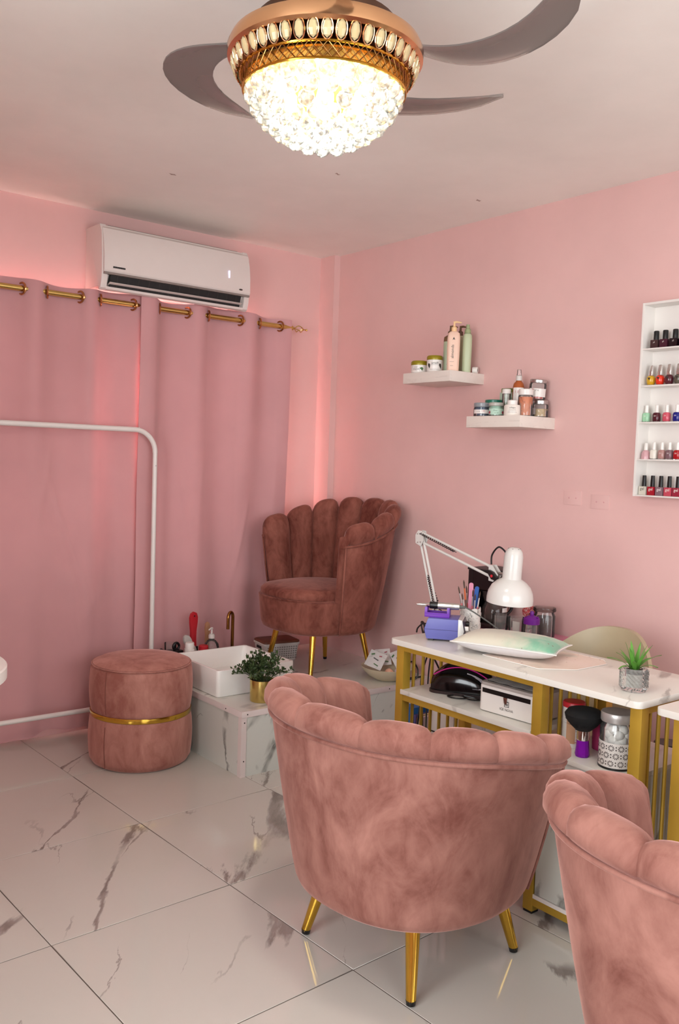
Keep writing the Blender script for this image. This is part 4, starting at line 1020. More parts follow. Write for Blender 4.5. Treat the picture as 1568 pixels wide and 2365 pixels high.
def bar2(a, b, sep, nm, sd):
    for s_ in (-1, 1):
        part(nm, MB().tube([a+sd*sep*s_, b+sd*sep*s_], 0.0050, 8), LW, lp)
d01 = (A1-A0).normalized(); n01 = Vector((0, -d01.z, d01.y)); d12 = (A2-A1).normalized(); n12 = Vector((0, -d12.z, d12.y))
bar2(A0, A1, 0.009, 'lower_arm', n01); bar2(A1, A2, 0.017, 'upper_arm', n12)
def plate(pts, nm, x0=-0.012, x1=0.012): part(nm, MB().prism(pts, x0, x0+0.002, 'x').prism(pts, x1-0.002, x1, 'x'), LW, lp)
plate([(A0.y-0.020, A0.z-0.012), (A0.y+0.016, A0.z-0.012), (A0.y+0.018, A0.z+0.016), (A0.y-0.012, A0.z+0.014)], 'base_joint')
el = [(A1.y+0.018, A1.z-0.024), (A1.y+0.020, A1.z+0.008), (A1.y+0.006, A1.z+0.026), (A1.y-0.012, A1.z+0.024), (A1.y-0.024, A1.z-0.010), (A1.y-0.010, A1.z-0.034)]
plate(el, 'elbow_plate')
for y, z in ((0.008, 0.012), (-0.008, -0.018), (0.006, -0.02)):
    part('rivet', MB().lathe([(0, 0), (0.003, 0), (0.002, 0.002), (0, 0.002)], 8).xf(lambda a, b, c: (-0.012-c, A1.y+y+a, A1.z+z+b)), STEEL, lp)
hd = [(A2.y+0.010, A2.z+0.026), (A2.y-0.006, A2.z+0.028), (A2.y-0.034, A2.z-0.004), (A2.y-0.012, A2.z-0.030), (A2.y+0.008, A2.z-0.028)]
plate(hd, 'head_plate')
for nm, a, b in (('spring', A1+Vector((0.010, -0.006, 0.014)), A1.lerp(A2, 0.50)+n12*(-0.010)), ('spring', A1+Vector((-0.014, -0.006, 0.016)), A1.lerp(A2, 0.50)+Vector((-0.014, 0, 0))+n12*(-0.012)), ('spring', A0+Vector((0.013, -0.02, 0.0)), A0.lerp(A1, 0.52)), ('spring', A0+Vector((-0.013, -0.012, 0.0)), A0.lerp(A1, 0.50)+Vector((-0.010, -0.006, 0)))):
    a, b = Vector(a), Vector(b); n_ = 70; hx = (b-a).normalized(); p_ = hx.orthogonal().normalized(); q_ = hx.cross(p_)
    part(nm, MB().tube([a.lerp(b, k/n_)+(p_*math.cos(k*1.55)+q_*math.sin(k*1.55))*0.0036 for k in range(n_+1)], 0.0018, 4), M('dark_spring', (46, 34, 34), 0.4, 0.5), lp)
part('adjust_knob', MB().prism([(A2.y+0.002, A2.z+0.012), (A2.y-0.018, A2.z+0.006), (A2.y-0.040, A2.z-0.014), (A2.y-0.036, A2.z-0.024), (A2.y-0.014, A2.z-0.020), (A2.y+0.0, A2.z-0.004)], -0.026, -0.012, 'x'), BLACK, lp, bevel=0.003)
part('knob_dot', MB().lathe([(0, 0), (0.005, 0), (0.005, 0.002), (0, 0.002)], 12).xf(lambda a, b, c: (-0.0262-c, A2.y-0.018+a, A2.z-0.008+b)), RED, lp)
SC = Vector((0, -0.348, 0.258))
part('neck_rod', MB().tube([A2+Vector((0, -0.015, 0.0)), SC+Vector((0, 0.02, 0.0))], 0.006, 10), STEEL, lp)
shp = [(0.0, 0.098), (0.012, 0.098), (0.022, 0.093), (0.029, 0.082), (0.032, 0.066), (0.0325, 0.0), (0.033, -0.010), (0.050, -0.020), (0.066, -0.036), (0.076, -0.056), (0.0795, -0.078), (0.0795, -0.094), (0.0775, -0.095), (0.074, -0.058), (0.062, -0.036), (0.046, -0.021), (0.030, -0.012), (0.0295, 0.064), (0.020, 0.09), (0, 0.094)]
tlt = 0.06
shade = part('lamp_shade', MB().lathe(shp, 48), LW, lp, loc=SC, rot=(tlt, 0, 0))
for k in range(6):
    a = k*PI/3+0.4; part('vent_hole', MB().lathe([(0, 0), (0.0022, 0), (0.0022, 0.0008), (0, 0.0008)], 8).xf(lambda x, y, z: (x+0.020*math.cos(a), y+0.020*math.sin(a), z+0.0940)), DARK, shade)
part('bulb', MB().lathe([(0, -0.062), (0.018, -0.055), (0.027, -0.035), (0.022, -0.012), (0.013, 0.01), (0.013, 0.05), (0, 0.05)], 20), M('bulb_glass', (240, 236, 226), 0.25), shade)
part('lead', MB().tube(spline([A2+Vector((0.004, 0.012, 0.028)), A2+Vector((0.004, 0.010, 0.062)), A2+Vector((0.004, -0.018, 0.092)), A2+Vector((0.003, -0.050, 0.078)), SC+Vector((0, 0.030, 0.062))], 8), 0.0032, 8), BLACK, lp)

# ---- cushion, mat, glass succulent
def m_cushion():
    m, nt, bs = new_mat('cushion_print'); v = coords(nt)
    n = noise(nt, coords(nt, (1, 1, 1)), 9, 4, 0.55, 0.6)
    sp = nt.nodes.new('ShaderNodeSeparateXYZ'); nt.links.new(v, sp.inputs[0])
    fx = ramp(nt, math_(nt, 'ADD', math_(nt, 'MULTIPLY', sp.outputs[0], 3.2), 0.44), [(0.36, (0, 0, 0, 1)), (0.75, (1, 1, 1, 1))])
    base = mixc(nt, math_(nt, 'MULTIPLY', ramp(nt, n, [(0.36, (0, 0, 0, 1)), (0.62, (1, 1, 1, 1))]), fx), rgb(206, 198, 180), rgb(120, 176, 146))
    vo = nt.nodes.new('ShaderNodeTexVoronoi'); vo.inputs['Scale'].default_value = 42; nt.links.new(v, vo.inputs['Vector'])
    dots = ramp(nt, vo.outputs['Distance'], [(0.10, (1, 1, 1, 1)), (0.15, (0, 0, 0, 1))])
    dm = ramp(nt, noise(nt, v, 7, 2), [(0.56, (0, 0, 0, 1)), (0.60, (1, 1, 1, 1))])
    pr = mixc(nt, math_(nt, 'MULTIPLY', dots, dm), base, rgb(120, 84, 62))
    up_ = ramp(nt, math_(nt, 'ADD', math_(nt, 'MULTIPLY', sp.outputs[2], 60.0), -2.15), [(0.0, (0, 0, 0, 1)), (0.35, (1, 1, 1, 1))])
    nt.links.new(mixc(nt, up_, rgb(204, 199, 198), pr), bs.inputs['Base Color']); bs.inputs['Roughness'].default_value = 0.8
    sv(bs, 'Sheen Weight', 0.2); MATS['cushion'] = m; return m
CUSH = m_cushion()
cu = thing('hand_cushion', 'white hand cushion with mint watercolour print on the nail desk', 'cushion', (-0.902, -2.232, DZ+0.0024), math.radians(-68))
PLn, PWd = 0.36, 0.20
def pil(i, j, n, m, sg):
    u, v = i/n*2-1, j/m*2-1
    pu = u*(1-0.10*(1-abs(v)**2)*0+0.0); e = (1-abs(u)**3.2)**0.6*(1-abs(v)**3.0)**0.6 if abs(u) < 1 and abs(v) < 1 else 0
    pin = 1-0.10*(1-u*u)*abs(v)**4; pin2 = 1-0.07*(1-v*v)*abs(u)**4
    wr = 0.0012*math.sin(u*38)*abs(v)**3
    z = 0.036+sg*((0.036 if sg > 0 else 0.036)*e+wr*(1 if e > 0 else 0))
    return (u*PLn/2*pin2, v*PWd/2*pin, max(0.0, z))
n_, m_ = 40, 24
part('cover', MB().grid([[pil(i, j, n_, m_, 1) for i in range(n_+1)] for j in range(m_+1)]).grid([[pil(i, j, n_, m_, -1) for i in range(n_+1)] for j in range(m_+1)]), CUSH, cu, smooth=80)
edge = [pil(i, 0, n_, m_, 1) for i in range(n_+1)]+[pil(n_, j, n_, m_, 1) for j in range(1, m_+1)]+[pil(i, m_, n_, m_, 1) for i in range(n_-1, -1, -1)]+[pil(0, j, n_, m_, 1) for j in range(m_-1, 0, -1)]
part('piping', MB().tube(edge, 0.0018, 5, closed=True), WPL, cu)
MATP = None
def m_mat():
    m, nt, bs = new_mat('placemat_print'); v = coords(nt)
    n = noise(nt, v, 6, 4, 0.5, 0.4); c = ramp(nt, n, [(0.34, rgb(196, 200, 182)), (0.46, rgb(232, 212, 196)), (0.7, rgb(236, 216, 204))])
    vo = nt.nodes.new('ShaderNodeTexVoronoi'); vo.inputs['Scale'].default_value = 46; nt.links.new(v, vo.inputs['Vector'])
    dm = ramp(nt, noise(nt, v, 9, 2), [(0.55, (0, 0, 0, 1)), (0.60, (1, 1, 1, 1))])
    nt.links.new(mixc(nt, math_(nt, 'MULTIPLY', ramp(nt, vo.outputs['Distance'], [(0.12, (1, 1, 1, 1)), (0.18, (0, 0, 0, 1))]), dm), c, rgb(150, 104, 84)), bs.inputs['Base Color'])
    bs.inputs['Roughness'].default_value = 0.4; MATS['mat'] = m; return m
mt = thing('desk_mat', 'thin cream and mint printed mat under the cushion', 'mat', (-0.845, -2.345, DZ), 0)
mpoly = [(-0.150, 0.155), (-0.150, -0.075), (-0.055, -0.150), (0.105, -0.152), (0.150, -0.110), (0.150, 0.155)]
part('sheet', MB().prism(mpoly, 0.0, 0.0015, 'z'), m_mat(), mt)
part('edge_binding', MB().tube([(x, y, 0.0012) for x, y in mpoly], 0.0012, 4, closed=True), WPL, mt)

sg = thing('succulent', 'small green spiky plant in a faceted clear glass pot', 'potted plant', (-0.962, -2.735, DZ))
CG = glassy('cut_glass', (234, 232, 228), 0.84, 0.02)
rows = []; NF = 16
for j in range(11):
    z = 0.004+0.062*j/10; r = []
    for i in range(NF*2):
        a = 2*PI*i/(NF*2); proud = (i+j) % 2 == 0 and 0 < j < 10
        r.append(((0.0365+(0.0048 if proud else -0.0018))*math.cos(a), (0.0365+(0.0048 if proud else -0.0018))*math.sin(a), z))
    rows.append(r)
inn = [[(0.0315*math.cos(2*PI*i/(NF*2)), 0.0315*math.sin(2*PI*i/(NF*2)), 0.012+0.054*j/4) for i in range(NF*2)] for j in range(5)]
mb = MB(); mb.grid(rows, True); mb.grid(inn[::-1], True); mb.grid([rows[-1], inn[-1]], True); mb.add(inn[0], [tuple(range(NF*2))])
mb.add([(0.034*math.cos(2*PI*i/32), 0.034*math.sin(2*PI*i/32), 0.0) for i in range(32)]+rows[0], [tuple(range(32))]+[(i, (i+1) % 32, 32+(i+1) % 32, 32+i) for i in range(32)])
part('glass_pot', mb, CG, sg, smooth=0)
part('white_stones', MB().lathe([(0, 0.013), (0.0305, 0.013), (0.0305, 0.05), (0, 0.052)], 20), M('white_stones', (236, 238, 232), 0.7, var=0.2, vscale=120), sg)
part('soil', MB().lathe([(0, 0.0515), (0.0305, 0.0505), (0.0305, 0.058), (0, 0.060)], 20), M('soil', (0, 0, 0)), sg)
GRN = M('fresh_green_leaf', (92, 150, 56), 0.45, var=0.25, vscale=20)
rnd = random.Random(5)
for k in range(18):
    a = k*2.4; el = 1.45-0.042*k; ln = rnd.uniform(0.070, 0.090)
    rows = []
    for q in range(7):
        t_ = q/6; e2 = el-0.75*t_*t_*(0.3+k/18); c0 = Vector((math.cos(a)*0.006, math.sin(a)*0.006, 0.058))
        rr_ = ln*t_*math.cos(el-0.35*t_*(0.3+k/18)); zz_ = ln*t_*math.sin(el-0.35*t_*(0.3+k/18))-0.010*t_**3*(k/18)
        c = c0+Vector((math.cos(a)*rr_, math.sin(a)*rr_, zz_)); sd = Vector((-math.sin(a), math.cos(a), 0))
        wd = 0.0088*(1-t_)**0.6*(0.6+0.8*t_ if t_ < 0.5 else 1.0)
        rows.append([c+sd*wd, c-Vector((math.cos(a), math.sin(a), 0))*0.0015-Vector((0, 0, 0.0015)), c-sd*wd, c+Vector((0, 0, 0.0008))])
    part('leaf', MB().grid(rows, True), GRN, sg, smooth=60)

# ---- shelf: UV lamp, dust collector
SZ = 0.5706
uv = thing('gel_lamp', 'black and magenta nail curing lamp on the desk shelf', 'nail lamp', (-0.868, -2.008, SZ), math.radians(-62))
def hull(x):                                                     # height profile along local x
    t_ = (x+0.115)/0.23; return 0.020+0.082*math.sin(PI*min(1, max(0, 0.06+0.9*t_)))**0.7
lo = []
for k in range(15):
    x = -0.112+0.224*k/14; h_ = hull(x); hw = 0.088-0.02*abs(2*k/14-1)**3
    lo.append([(x, hw*math.cos(PI*q/14)*(1 if True else 1), 0.012+h_*math.sin(PI*q/14)**0.75) for q in range(15)]+[(x, -hw, 0.008), (x, hw, 0.008)])
part('shell', MB().loft(lo), M('gloss_black', (10, 8, 10), 0.12), uv, smooth=60)
part('base_plate', MB().prism([(x, y) for x, y in rrect(0.236, 0.178, 0.03)], 0.0, 0.010, 'z'), M('brown_black', (40, 22, 20), 0.4), uv)
part('accent_line', MB().tube([(-0.104+0.205*k/16, -0.062*math.cos(0.35), 0.014+hull(-0.104+0.205*k/16)*0.80) for k in range(17)], 0.0022, 6), M('magenta', (206, 40, 140), 0.4), uv)
part('magenta_panel', B(0.07, 0.118, 0.01, 0.075, 0.02, 0.062), M('magenta', (0, 0, 0)), uv, bevel=0.004)
part('maroon_window', MB().loft([[(x, -0.086+0.02*abs(x*8)**3-0.0005, 0.03), (x, -0.070, 0.012+hull(x)*0.70)] for x in (0.02, 0.05, 0.085)], False, False), M('maroon', (70, 8, 24), 0.2), uv)
part('lead', MB().tube(spline([(-0.02, -0.098, 0.004), (-0.035, -0.118, 0.004), (-0.005, -0.132, 0.004), (0.03, -0.118, 0.004), (0.015, -0.106, 0.007), (0.045, -0.125, 0.004), (0.08, -0.115, 0.004), (0.06, -0.098, 0.004), (0.02, -0.10, 0.008)], 6), 0.0024, 6), BLACK, uv)
dc = thing('dust_collector', 'white boxy nail dust collector lettered ICE NOVA on the desk shelf', 'dust collector', (-0.900, -2.302, SZ), math.radians(-90+3))
# local +x runs toward the camera side along the desk (world -y), local -y is the front (world -x)
DWd, DDp, DHt = 0.222, 0.215, 0.098
body = [(x, y) for x, y in rrect(DWd, DDp, 0.016)]
part('body', MB().prism(body, 0.003, DHt-0.010, 'z'), WPL, dc, bevel=0.004)
part('top_rim', MB().prism([(x*0.985, y*0.985) for x, y in body], DHt-0.011, DHt, 'z'), M('warm_grey_plastic', (176, 166, 160), 0.4), dc, bevel=0.003)
part('filter_plate', MB().prism([(x, y) for x, y in rrect(DWd*0.86, DDp*0.82, 0.01)], DHt-0.002, DHt+0.001, 'z'), M('grille_dark', (74, 70, 68), 0.5), dc)
gr = M('grille_silver', (178, 174, 170), 0.35, 0.6)
for k in range(15):
    y = -DDp*0.38+DDp*0.76*k/14; n3 = 12
    part('grille_bar', MB().tube([(-DWd*0.41+DWd*0.82*q/n3, y+0.004*math.sin(q*1.6+k*0.4), DHt+0.0022) for q in range(n3+1)], 0.0022, 4), gr, dc)
part('slot', B(-DWd*0.43, DWd*0.43, -DDp/2-0.0008, -DDp/2+0.004, DHt-0.034, DHt-0.019), BLACK, dc)
part('latch', MB().prism([(-0.008, DHt-0.034), (0.008, DHt-0.034), (0.006, DHt-0.052), (0, DHt-0.056), (-0.006, DHt-0.052)], -DDp/2-0.004, -DDp/2, 'y'), CHROME, dc, bevel=0.001)
def fr_text(txt, size, x, z, nm): part(nm, flat(text_mb(txt, size), (x, -DDp/2-0.0008, z), (1, 0, 0), (0, 0, 1)), BLACK, dc)
fr_text('ICE NOVA', 0.0115, 0.004, 0.024, 'lettering')
lg = MB()
for a in ((-0.009, -0.0075, 0.0, 0.018), (-0.009, 0.009, 0.0, 0.0015), (0.0075, 0.009, 0.0, 0.022), (-0.009, -0.003, 0.0165, 0.018), (0.003, 0.009, 0.0205, 0.022), (0.003, 0.0045, 0.017, 0.022), (-0.0007, 0.0007, 0.005, 0.014), (-0.005, 0.005, 0.0088, 0.0102), (-0.005, -0.0036, 0.005, 0.014), (0.0036, 0.005, 0.005, 0.014)):
    lg.box(a[0], a[1], -DDp/2-0.0010, -DDp/2-0.0002, a[2], a[3])
part('emblem', lg.xf(lambda x, y, z: (x+0.004, y, z*0.85+0.0335)), BLACK, dc)
part('port', MB().lathe([(0, 0), (0.014, 0), (0.014, 0.001), (0, 0.001)], 20).xf(lambda x, y, z: (DWd/2+z-0.0004, x-0.045, y+0.032)), DARK, dc)
for sx in (-0.08, 0.08):
    for sy in (-0.08, 0.08): part('foot', B(sx-0.008, sx+0.008, sy-0.008, sy+0.008, 0.0, 0.004), BLACK, dc)

# ---- cupboard top: can, pink tub, brush, cotton jar
CZ = 0.5206
can = thing('wipe_can', 'white can with red lid on the desk cupboard', 'can', (-0.930, -2.515, CZ))
part('body', MB().lathe([(0, 0), (0.032, 0), (0.033, 0.003), (0.033, 0.125), (0, 0.125)], 28), WPL, can)
part('lid', MB().lathe([(0, 0.125), (0.0345, 0.125), (0.0345, 0.138), (0.032, 0.141), (0, 0.141)], 28), RED, can)
part('label_art', wrap(subdiv_rect(0.028, 0.1, 8, 2), 0.033, -2.75, 0.065, 0.0004), M('peach_art', (206, 158, 122), 0.5), can)
for k, z in enumerate((0.112, 0.107, 0.088, 0.083, 0.078, 0.073, 0.060, 0.054, 0.028, 0.020)):
    part('print_line', wrap(subdiv_rect(0.022-0.003*(k % 3), 0.0016, 4), 0.033, -2.02, z, 0.0005), RED if z > 0.1 or z < 0.03 else M('grey_print', (0, 0, 0)), can)
ptb = thing('pink_tub', 'translucent pink plastic tub behind the duster brush', 'tub', (-0.868, -2.588, CZ))
PKG = glassy('pink_translucent', (226, 70, 140), 0.45)
part('body', MB().lathe([(0, 0), (0.038, 0), (0.040, 0.1), (0.038, 0.1), (0.036, 0.004), (0, 0.004)], 28), PKG, ptb)
for k in range(7):
    a = k*0.9; part('bead', MB().lathe([(0, -0.012), (0.0085, -0.0085), (0.012, 0), (0.0085, 0.0085), (0, 0.012)], 12), M('pink_bead', (232, 120, 170), 0.4), ptb, loc=(0.020*math.cos(a), 0.020*math.sin(a), 0.018+0.011*k))
db = thing('duster_brush', 'fluffy black nail duster with chrome collar and purple handle', 'brush', (-0.988, -2.592, CZ))
part('handle', MB().lathe([(0, 0), (0.020, 0), (0.022, 0.006), (0.0205, 0.020), (0.018, 0.05), (0, 0.05)], 12), glassy('purple_acrylic', (150, 24, 190), 0.35), db, smooth=20)
part('collar', MB().lathe([(0, 0.05), (0.018, 0.05), (0.0192, 0.054), (0.0192, 0.080), (0, 0.082)], 24), CHROME, db)
hair = MB(); hair.lathe([(0, 0.078), (0.017, 0.080), (0.030, 0.096), (0.040, 0.112), (0.043, 0.128), (0.036, 0.141), (0.02, 0.147), (0, 0.149)], 30)
rnd = random.Random(8)
for k in range(500):
    a = rnd.uniform(0, 2*PI); r1 = rnd.uniform(0.2, 1.0); z1 = rnd.uniform(0.098, 0.143); R1 = {True: 0.040, False: 0.034}[z1 < 0.135]*(1.0 if r1 > 0.5 else r1)
    p0 = Vector((0.02*math.cos(a), 0.02*math.sin(a), 0.09)); p1 = Vector((R1*math.cos(a), R1*math.sin(a), z1)); p1 = p1+(p1-Vector((0, 0, 0.095))).normalized()*0.006
    sd = Vector((-math.sin(a), math.cos(a), 0))*0.0012
    hair.add([p0+sd, p0-sd, p1], [(0, 1, 2)])
hair.xf(lambda x, y, z: (x*1.32, y*1.32, z))
o = part('bristles', hair, M('black_bristle', (10, 9, 10), 0.9), db); o['kind'] = 'stuff'
cj = thing('cotton_jar', 'glass cotton ball jar with silver lid and flower-cut metal sleeve', 'jar', (-0.978, -2.700, CZ))
part('glass', MB().lathe([(0, 0.003), (0.046, 0.003), (0.048, 0.006), (0.048, 0.118), (0.042, 0.128), (0.042, 0.135), (0.0405, 0.135), (0.0405, 0.127), (0.046, 0.117), (0.046, 0.008), (0, 0.006)], 40), GLASS, cj)
slv = M('white_sleeve', (226, 220, 214), 0.4)
part('sleeve', MB().lathe([(0.0495, 0.006), (0.0495, 0.078), (0.0487, 0.078), (0.0487, 0.006)], 48), slv, cj)
part('base_ring', MB().lathe([(0, 0.0), (0.0505, 0.0), (0.0505, 0.006), (0, 0.006)], 48), BLACK, cj)
part('lid', MB().lathe([(0, 0.134), (0.0465, 0.134), (0.0478, 0.137), (0.0478, 0.158), (0.046, 0.161), (0, 0.163)], 48), M('silver_lid', (196, 192, 188), 0.35, 0.5), cj)
fl_ = MB()
for j in range(3):
    for i in range(11):
        a = 2*PI*(i+0.5*(j % 2))/11; z = 0.019+0.0225*j
        for q in range(10):
            b = 2*PI*q/10; qq = MB().prism([(0.0042, -0.0008), (0.0088, -0.0016), (0.0094, 0), (0.0088, 0.0016), (0.0042, 0.0008)], 0, 0.0003, 'z')
            qq.xf(lambda x, y, z_: (x*math.cos(b)-y*math.sin(b), x*math.sin(b)+y*math.cos(b), z_)); wrap(qq, 0.0495, a, z, 0.0002); fl_.add(qq.v, qq.f)
        a2 = a+PI/11
        for dz in (-0.004, 0.004):
            qq = MB().prism([(-0.002, -0.002), (0.002, -0.002), (0.0016, 0.002), (-0.0016, 0.002)], 0, 0.0003, 'z'); wrap(qq, 0.0495, a2, z+dz, 0.0002); fl_.add(qq.v, qq.f)
part('flower_cutouts', fl_, M('cut_shadow', (92, 84, 80), 0.8), cj)
COT = M('cotton', (238, 234, 228), 0.95)
bm = bmesh.new(); bmesh.ops.create_icosphere(bm, subdivisions=2, radius=0.0145); cot_me = bpy.data.meshes.new('cotton_ball')
for v_ in bm.verts: v_.co *= 1+0.07*math.sin(v_.co.x*700+v_.co.y*900+v_.co.z*500)
for f_ in bm.faces: f_.smooth = True
bm.to_mesh(cot_me); bm.free()
k = 0
for z, n, r in ((0.070, 6, 0.0295), (0.082, 6, 0.029), (0.098, 6, 0.030), (0.113, 5, 0.026), (0.090, 1, 0.0), (0.115, 1, 0.0)):
    for q in range(n):
        a = 2*PI*q/n+z*40; co_ = link('cotton_ball', cot_me, COT, None, (-0.978+r*math.cos(a), -2.700+r*math.sin(a), CZ+z)); co_.rotation_euler = (k, k*1.7, k*0.6); k += 1
        tag(co_, 'white cotton ball inside the glass jar with the silver lid', 'cotton ball', 'cotton balls in the jar')

# ================================================================== BEHIND THE DESK
PNK = M('pink_laminate', (206, 130, 152), 0.45)
pk = thing('pink_cabinet', 'pink drawer cabinet against the wall behind the nail desk', 'cabinet', (-0.28, -1.93, 0))
part('top_board', B(0, 0.265, 0, 0.53, 0.632, 0.650), PNK, pk, bevel=0.002)
part('carcass', B(0.02, 0.262, 0.012, 0.52, 0.0, 0.632), PNK, pk)
for k in range(3):
    dr = part('drawer', B(0.006, 0.022, 0.018, 0.514, 0.04+k*0.197, 0.04+k*0.197+0.185), PNK, pk, bevel=0.002)
    part('drawer_slot', B(0.0045, 0.0065, 0.10, 0.42, 0.04+k*0.197+0.150, 0.04+k*0.197+0.158), DARK, dr)
TZ = 0.6506
cm = thing('coffee_maker', 'black drip coffee maker behind the desk lamp', 'coffee maker', (-0.135, -1.492, TZ), PI/2)
GB = M('gloss_black', (0, 0, 0))
part('base', B(-0.066, 0.085, -0.085, 0.085, 0.0, 0.028), GB, cm, bevel=0.008)
part('tower', B(0.056, 0.085, -0.085, 0.085, 0.028, 0.262), GB, cm, bevel=0.008)
part('brew_head', B(-0.066, 0.060, -0.085, 0.085, 0.170, 0.262), GB, cm, bevel=0.012, seg=3)
part('top_lid', B(-0.069, 0.088, -0.088, 0.088, 0.258, 0.268), M('matte_black', (30, 26, 26), 0.5), cm, bevel=0.003)
cf = part('carafe', MB().lathe([(0, 0.0), (0.052, 0.0), (0.060, 0.02), (0.056, 0.06), (0.040, 0.095), (0.036, 0.11), (0.034, 0.11), (0.038, 0.094), (0.054, 0.06), (0.058, 0.02), (0, 0.003)], 32), SMOKE, cm, loc=(-0.006, 0, 0.029))
part('carafe_lid', MB().lathe([(0, 0.108), (0.038, 0.108), (0.036, 0.122), (0, 0.126)], 28), BLACK, cf)
part('carafe_handle', MB().tube(spline([(-0.015, -0.038, 0.108), (-0.03, -0.080, 0.10), (-0.028, -0.084, 0.05), (-0.02, -0.058, 0.025)], 6), 0.007, 8), BLACK, cf)
part('price_sticker', wrap(subdiv_rect(0.05, 0.02, 10), 0.052, PI+0.25, 0.055, 0.007), WPL, cf)
part('sticker_corner', wrap(subdiv_rect(0.014, 0.02, 4), 0.052, PI+0.75-0.15, 0.055, 0.0078), M('orange_print', (0, 0, 0)), cf)
for (x, y), lb in (((-0.243, -1.628), 'empty clear glass tumbler nearest the coffee maker'), ((-0.232, -1.706), 'clear glass tumbler holding a white card beside the purple-lidded jar')):
    tb = thing('glass_tumbler', lb, 'glass', (x, y, TZ), 0, 'tumblers on the pink cabinet')
    part('glass', MB().lathe([(0, 0.0), (0.031, 0.0), (0.0365, 0.085), (0.034, 0.086), (0.0295, 0.006), (0, 0.006)], 30), GLASS, tb)
    if 'card' in lb: part('card', B(-0.002, 0.0, -0.019, 0.019, 0.008, 0.066), WPL, tb)
pj = thing('sugar_jar', 'clear jar with bright purple lid beside the tumblers', 'jar', (-0.232, -1.787, TZ))
part('glass', MB().lathe([(0, 0), (0.031, 0), (0.033, 0.004), (0.033, 0.072), (0.0315, 0.072), (0.0315, 0.005), (0, 0.003)], 30), GLASS, pj)
part('contents', MB().lathe([(0, 0.004), (0.031, 0.004), (0.031, 0.022), (0.0, 0.026)], 24), M('sugar', (240, 222, 206), 0.9), pj)
PL = M('purple_lid', (110, 20, 140), 0.35)
ld = part('lid', MB().lathe([(0, 0.070), (0.0345, 0.070), (0.0345, 0.092), (0.031, 0.096), (0.015, 0.105), (0, 0.108)], 30), PL, pj)
part('knob', MB().lathe([(0, 0.104), (0.008, 0.106), (0.0095, 0.116), (0.006, 0.124), (0, 0.126)], 16), PL, ld)
part('spout', MB().tube([(0.0, -0.02, 0.096), (0.0, -0.034, 0.103)], [0.006, 0.003], 8), PL, ld)
tj = thing('coffee_jar', 'tall glass jar of ground coffee with a glass lid', 'jar', (-0.115, -1.762, TZ))
part('glass', MB().lathe([(0, 0), (0.044, 0), (0.047, 0.005), (0.047, 0.092), (0.041, 0.104), (0.041, 0.112), (0.039, 0.112), (0.039, 0.103), (0.045, 0.091), (0.045, 0.006), (0, 0.004)], 36), GLASS, tj)
part('coffee', MB().lathe([(0, 0.006), (0.0445, 0.006), (0.0445, 0.086), (0, 0.088)], 30), M('ground_coffee', (74, 44, 34), 0.95), tj)
part('lid', MB().lathe([(0, 0.112), (0.048, 0.112), (0.050, 0.116), (0.048, 0.128), (0.04, 0.131), (0, 0.131)], 36), SMOKE, tj)
fw_ = thing('flower_bunch', 'small bunch of red artificial flowers behind the tumblers', 'flowers', (-0.125, -1.686, TZ))
part('vase', MB().lathe([(0, 0), (0.022, 0), (0.026, 0.03), (0.018, 0.055), (0.016, 0.055), (0.023, 0.03), (0, 0.004)], 20), GLASS, fw_)
part('stem', MB().tube([(0, 0, 0.006), (0.002, 0, 0.09)], 0.0025, 6), LEAF, fw_)
part('leaf', MB().add([(0, 0, 0.06), (-0.02, 0.012, 0.062), (-0.045, 0.004, 0.058), (-0.022, -0.012, 0.066), (-0.02, 0, 0.058)], [(0, 1, 4), (1, 2, 4), (2, 3, 4), (3, 0, 4)]), LEAF, fw_)
FR = M('red_petal', (198, 44, 48), 0.6, var=0.4, vscale=60); rnd = random.Random(2)
pet = MB()
for q in range(5):
    a = 2*PI*q/5; pet.add([(0, 0, 0), (0.006*math.cos(a-0.4), 0.006*math.sin(a-0.4), 0.003), (0.010*math.cos(a), 0.010*math.sin(a), 0.005), (0.006*math.cos(a+0.4), 0.006*math.sin(a+0.4), 0.003)], [(0, 1, 2, 3)])
pet_me = pet.mesh('blossom', smooth=0)
for q in range(34):
    a = q*2.4; zz_ = 1-2*(q+0.5)/34; rr_ = math.sqrt(1-zz_*zz_); d = Vector((rr_*math.cos(a), rr_*math.sin(a), zz_))
    bl_ = link('blossom', pet_me, FR, fw_, (0.002+0.026*d.x, 0.026*d.y, 0.098+0.024*d.z)); bl_.rotation_euler = d.to_track_quat('Z', 'Y').to_euler()

bc = thing('beige_chair', 'beige curved-back chair tucked behind the nail desk', 'chair', (-0.585, -2.285, 0))
BEI = M('beige_leather', (176, 160, 130), 0.42, var=0.04)
rows = []
for j in range(13):
    v_ = j/12; r = []
    for i in range(25):
        u = i/24*2-1; hw = 0.150+0.088*v_-0.06*max(0, v_-0.7)**1.2; 
        top = 0.80-0.115*abs(u)**2.6
        z = 0.45+(top-0.45)*v_; r.append((0.145+0.085*v_-0.13*u*u*(0.5+0.5*v_), u*hw*(1-0.05*v_), z))
    rows.append(r)
back = [[(x+0.022, y, z) for x, y, z in r] for r in rows]
mb = MB(); mb.grid(rows); mb.grid(back); mb.grid([rows[-1], back[-1]]); mb.grid([rows[0], back[0]]); mb.grid([[r[0] for r in rows], [r[0] for r in back]]); mb.grid([[r[-1] for r in rows], [r[-1] for r in back]])
part('backrest', mb, BEI, bc, smooth=60)
def sl(s_, z): return [(x*s_-0.02, y*s_, z) for x, y in rrect(0.34, 0.29, 0.12, 6)]
part('seat', MB().loft([sl(0.8, 0.395), sl(0.98, 0.41), sl(1.0, 0.435), sl(0.96, 0.452), sl(0.7, 0.460), sl(0.2, 0.462)]), BEI, bc, smooth=60)
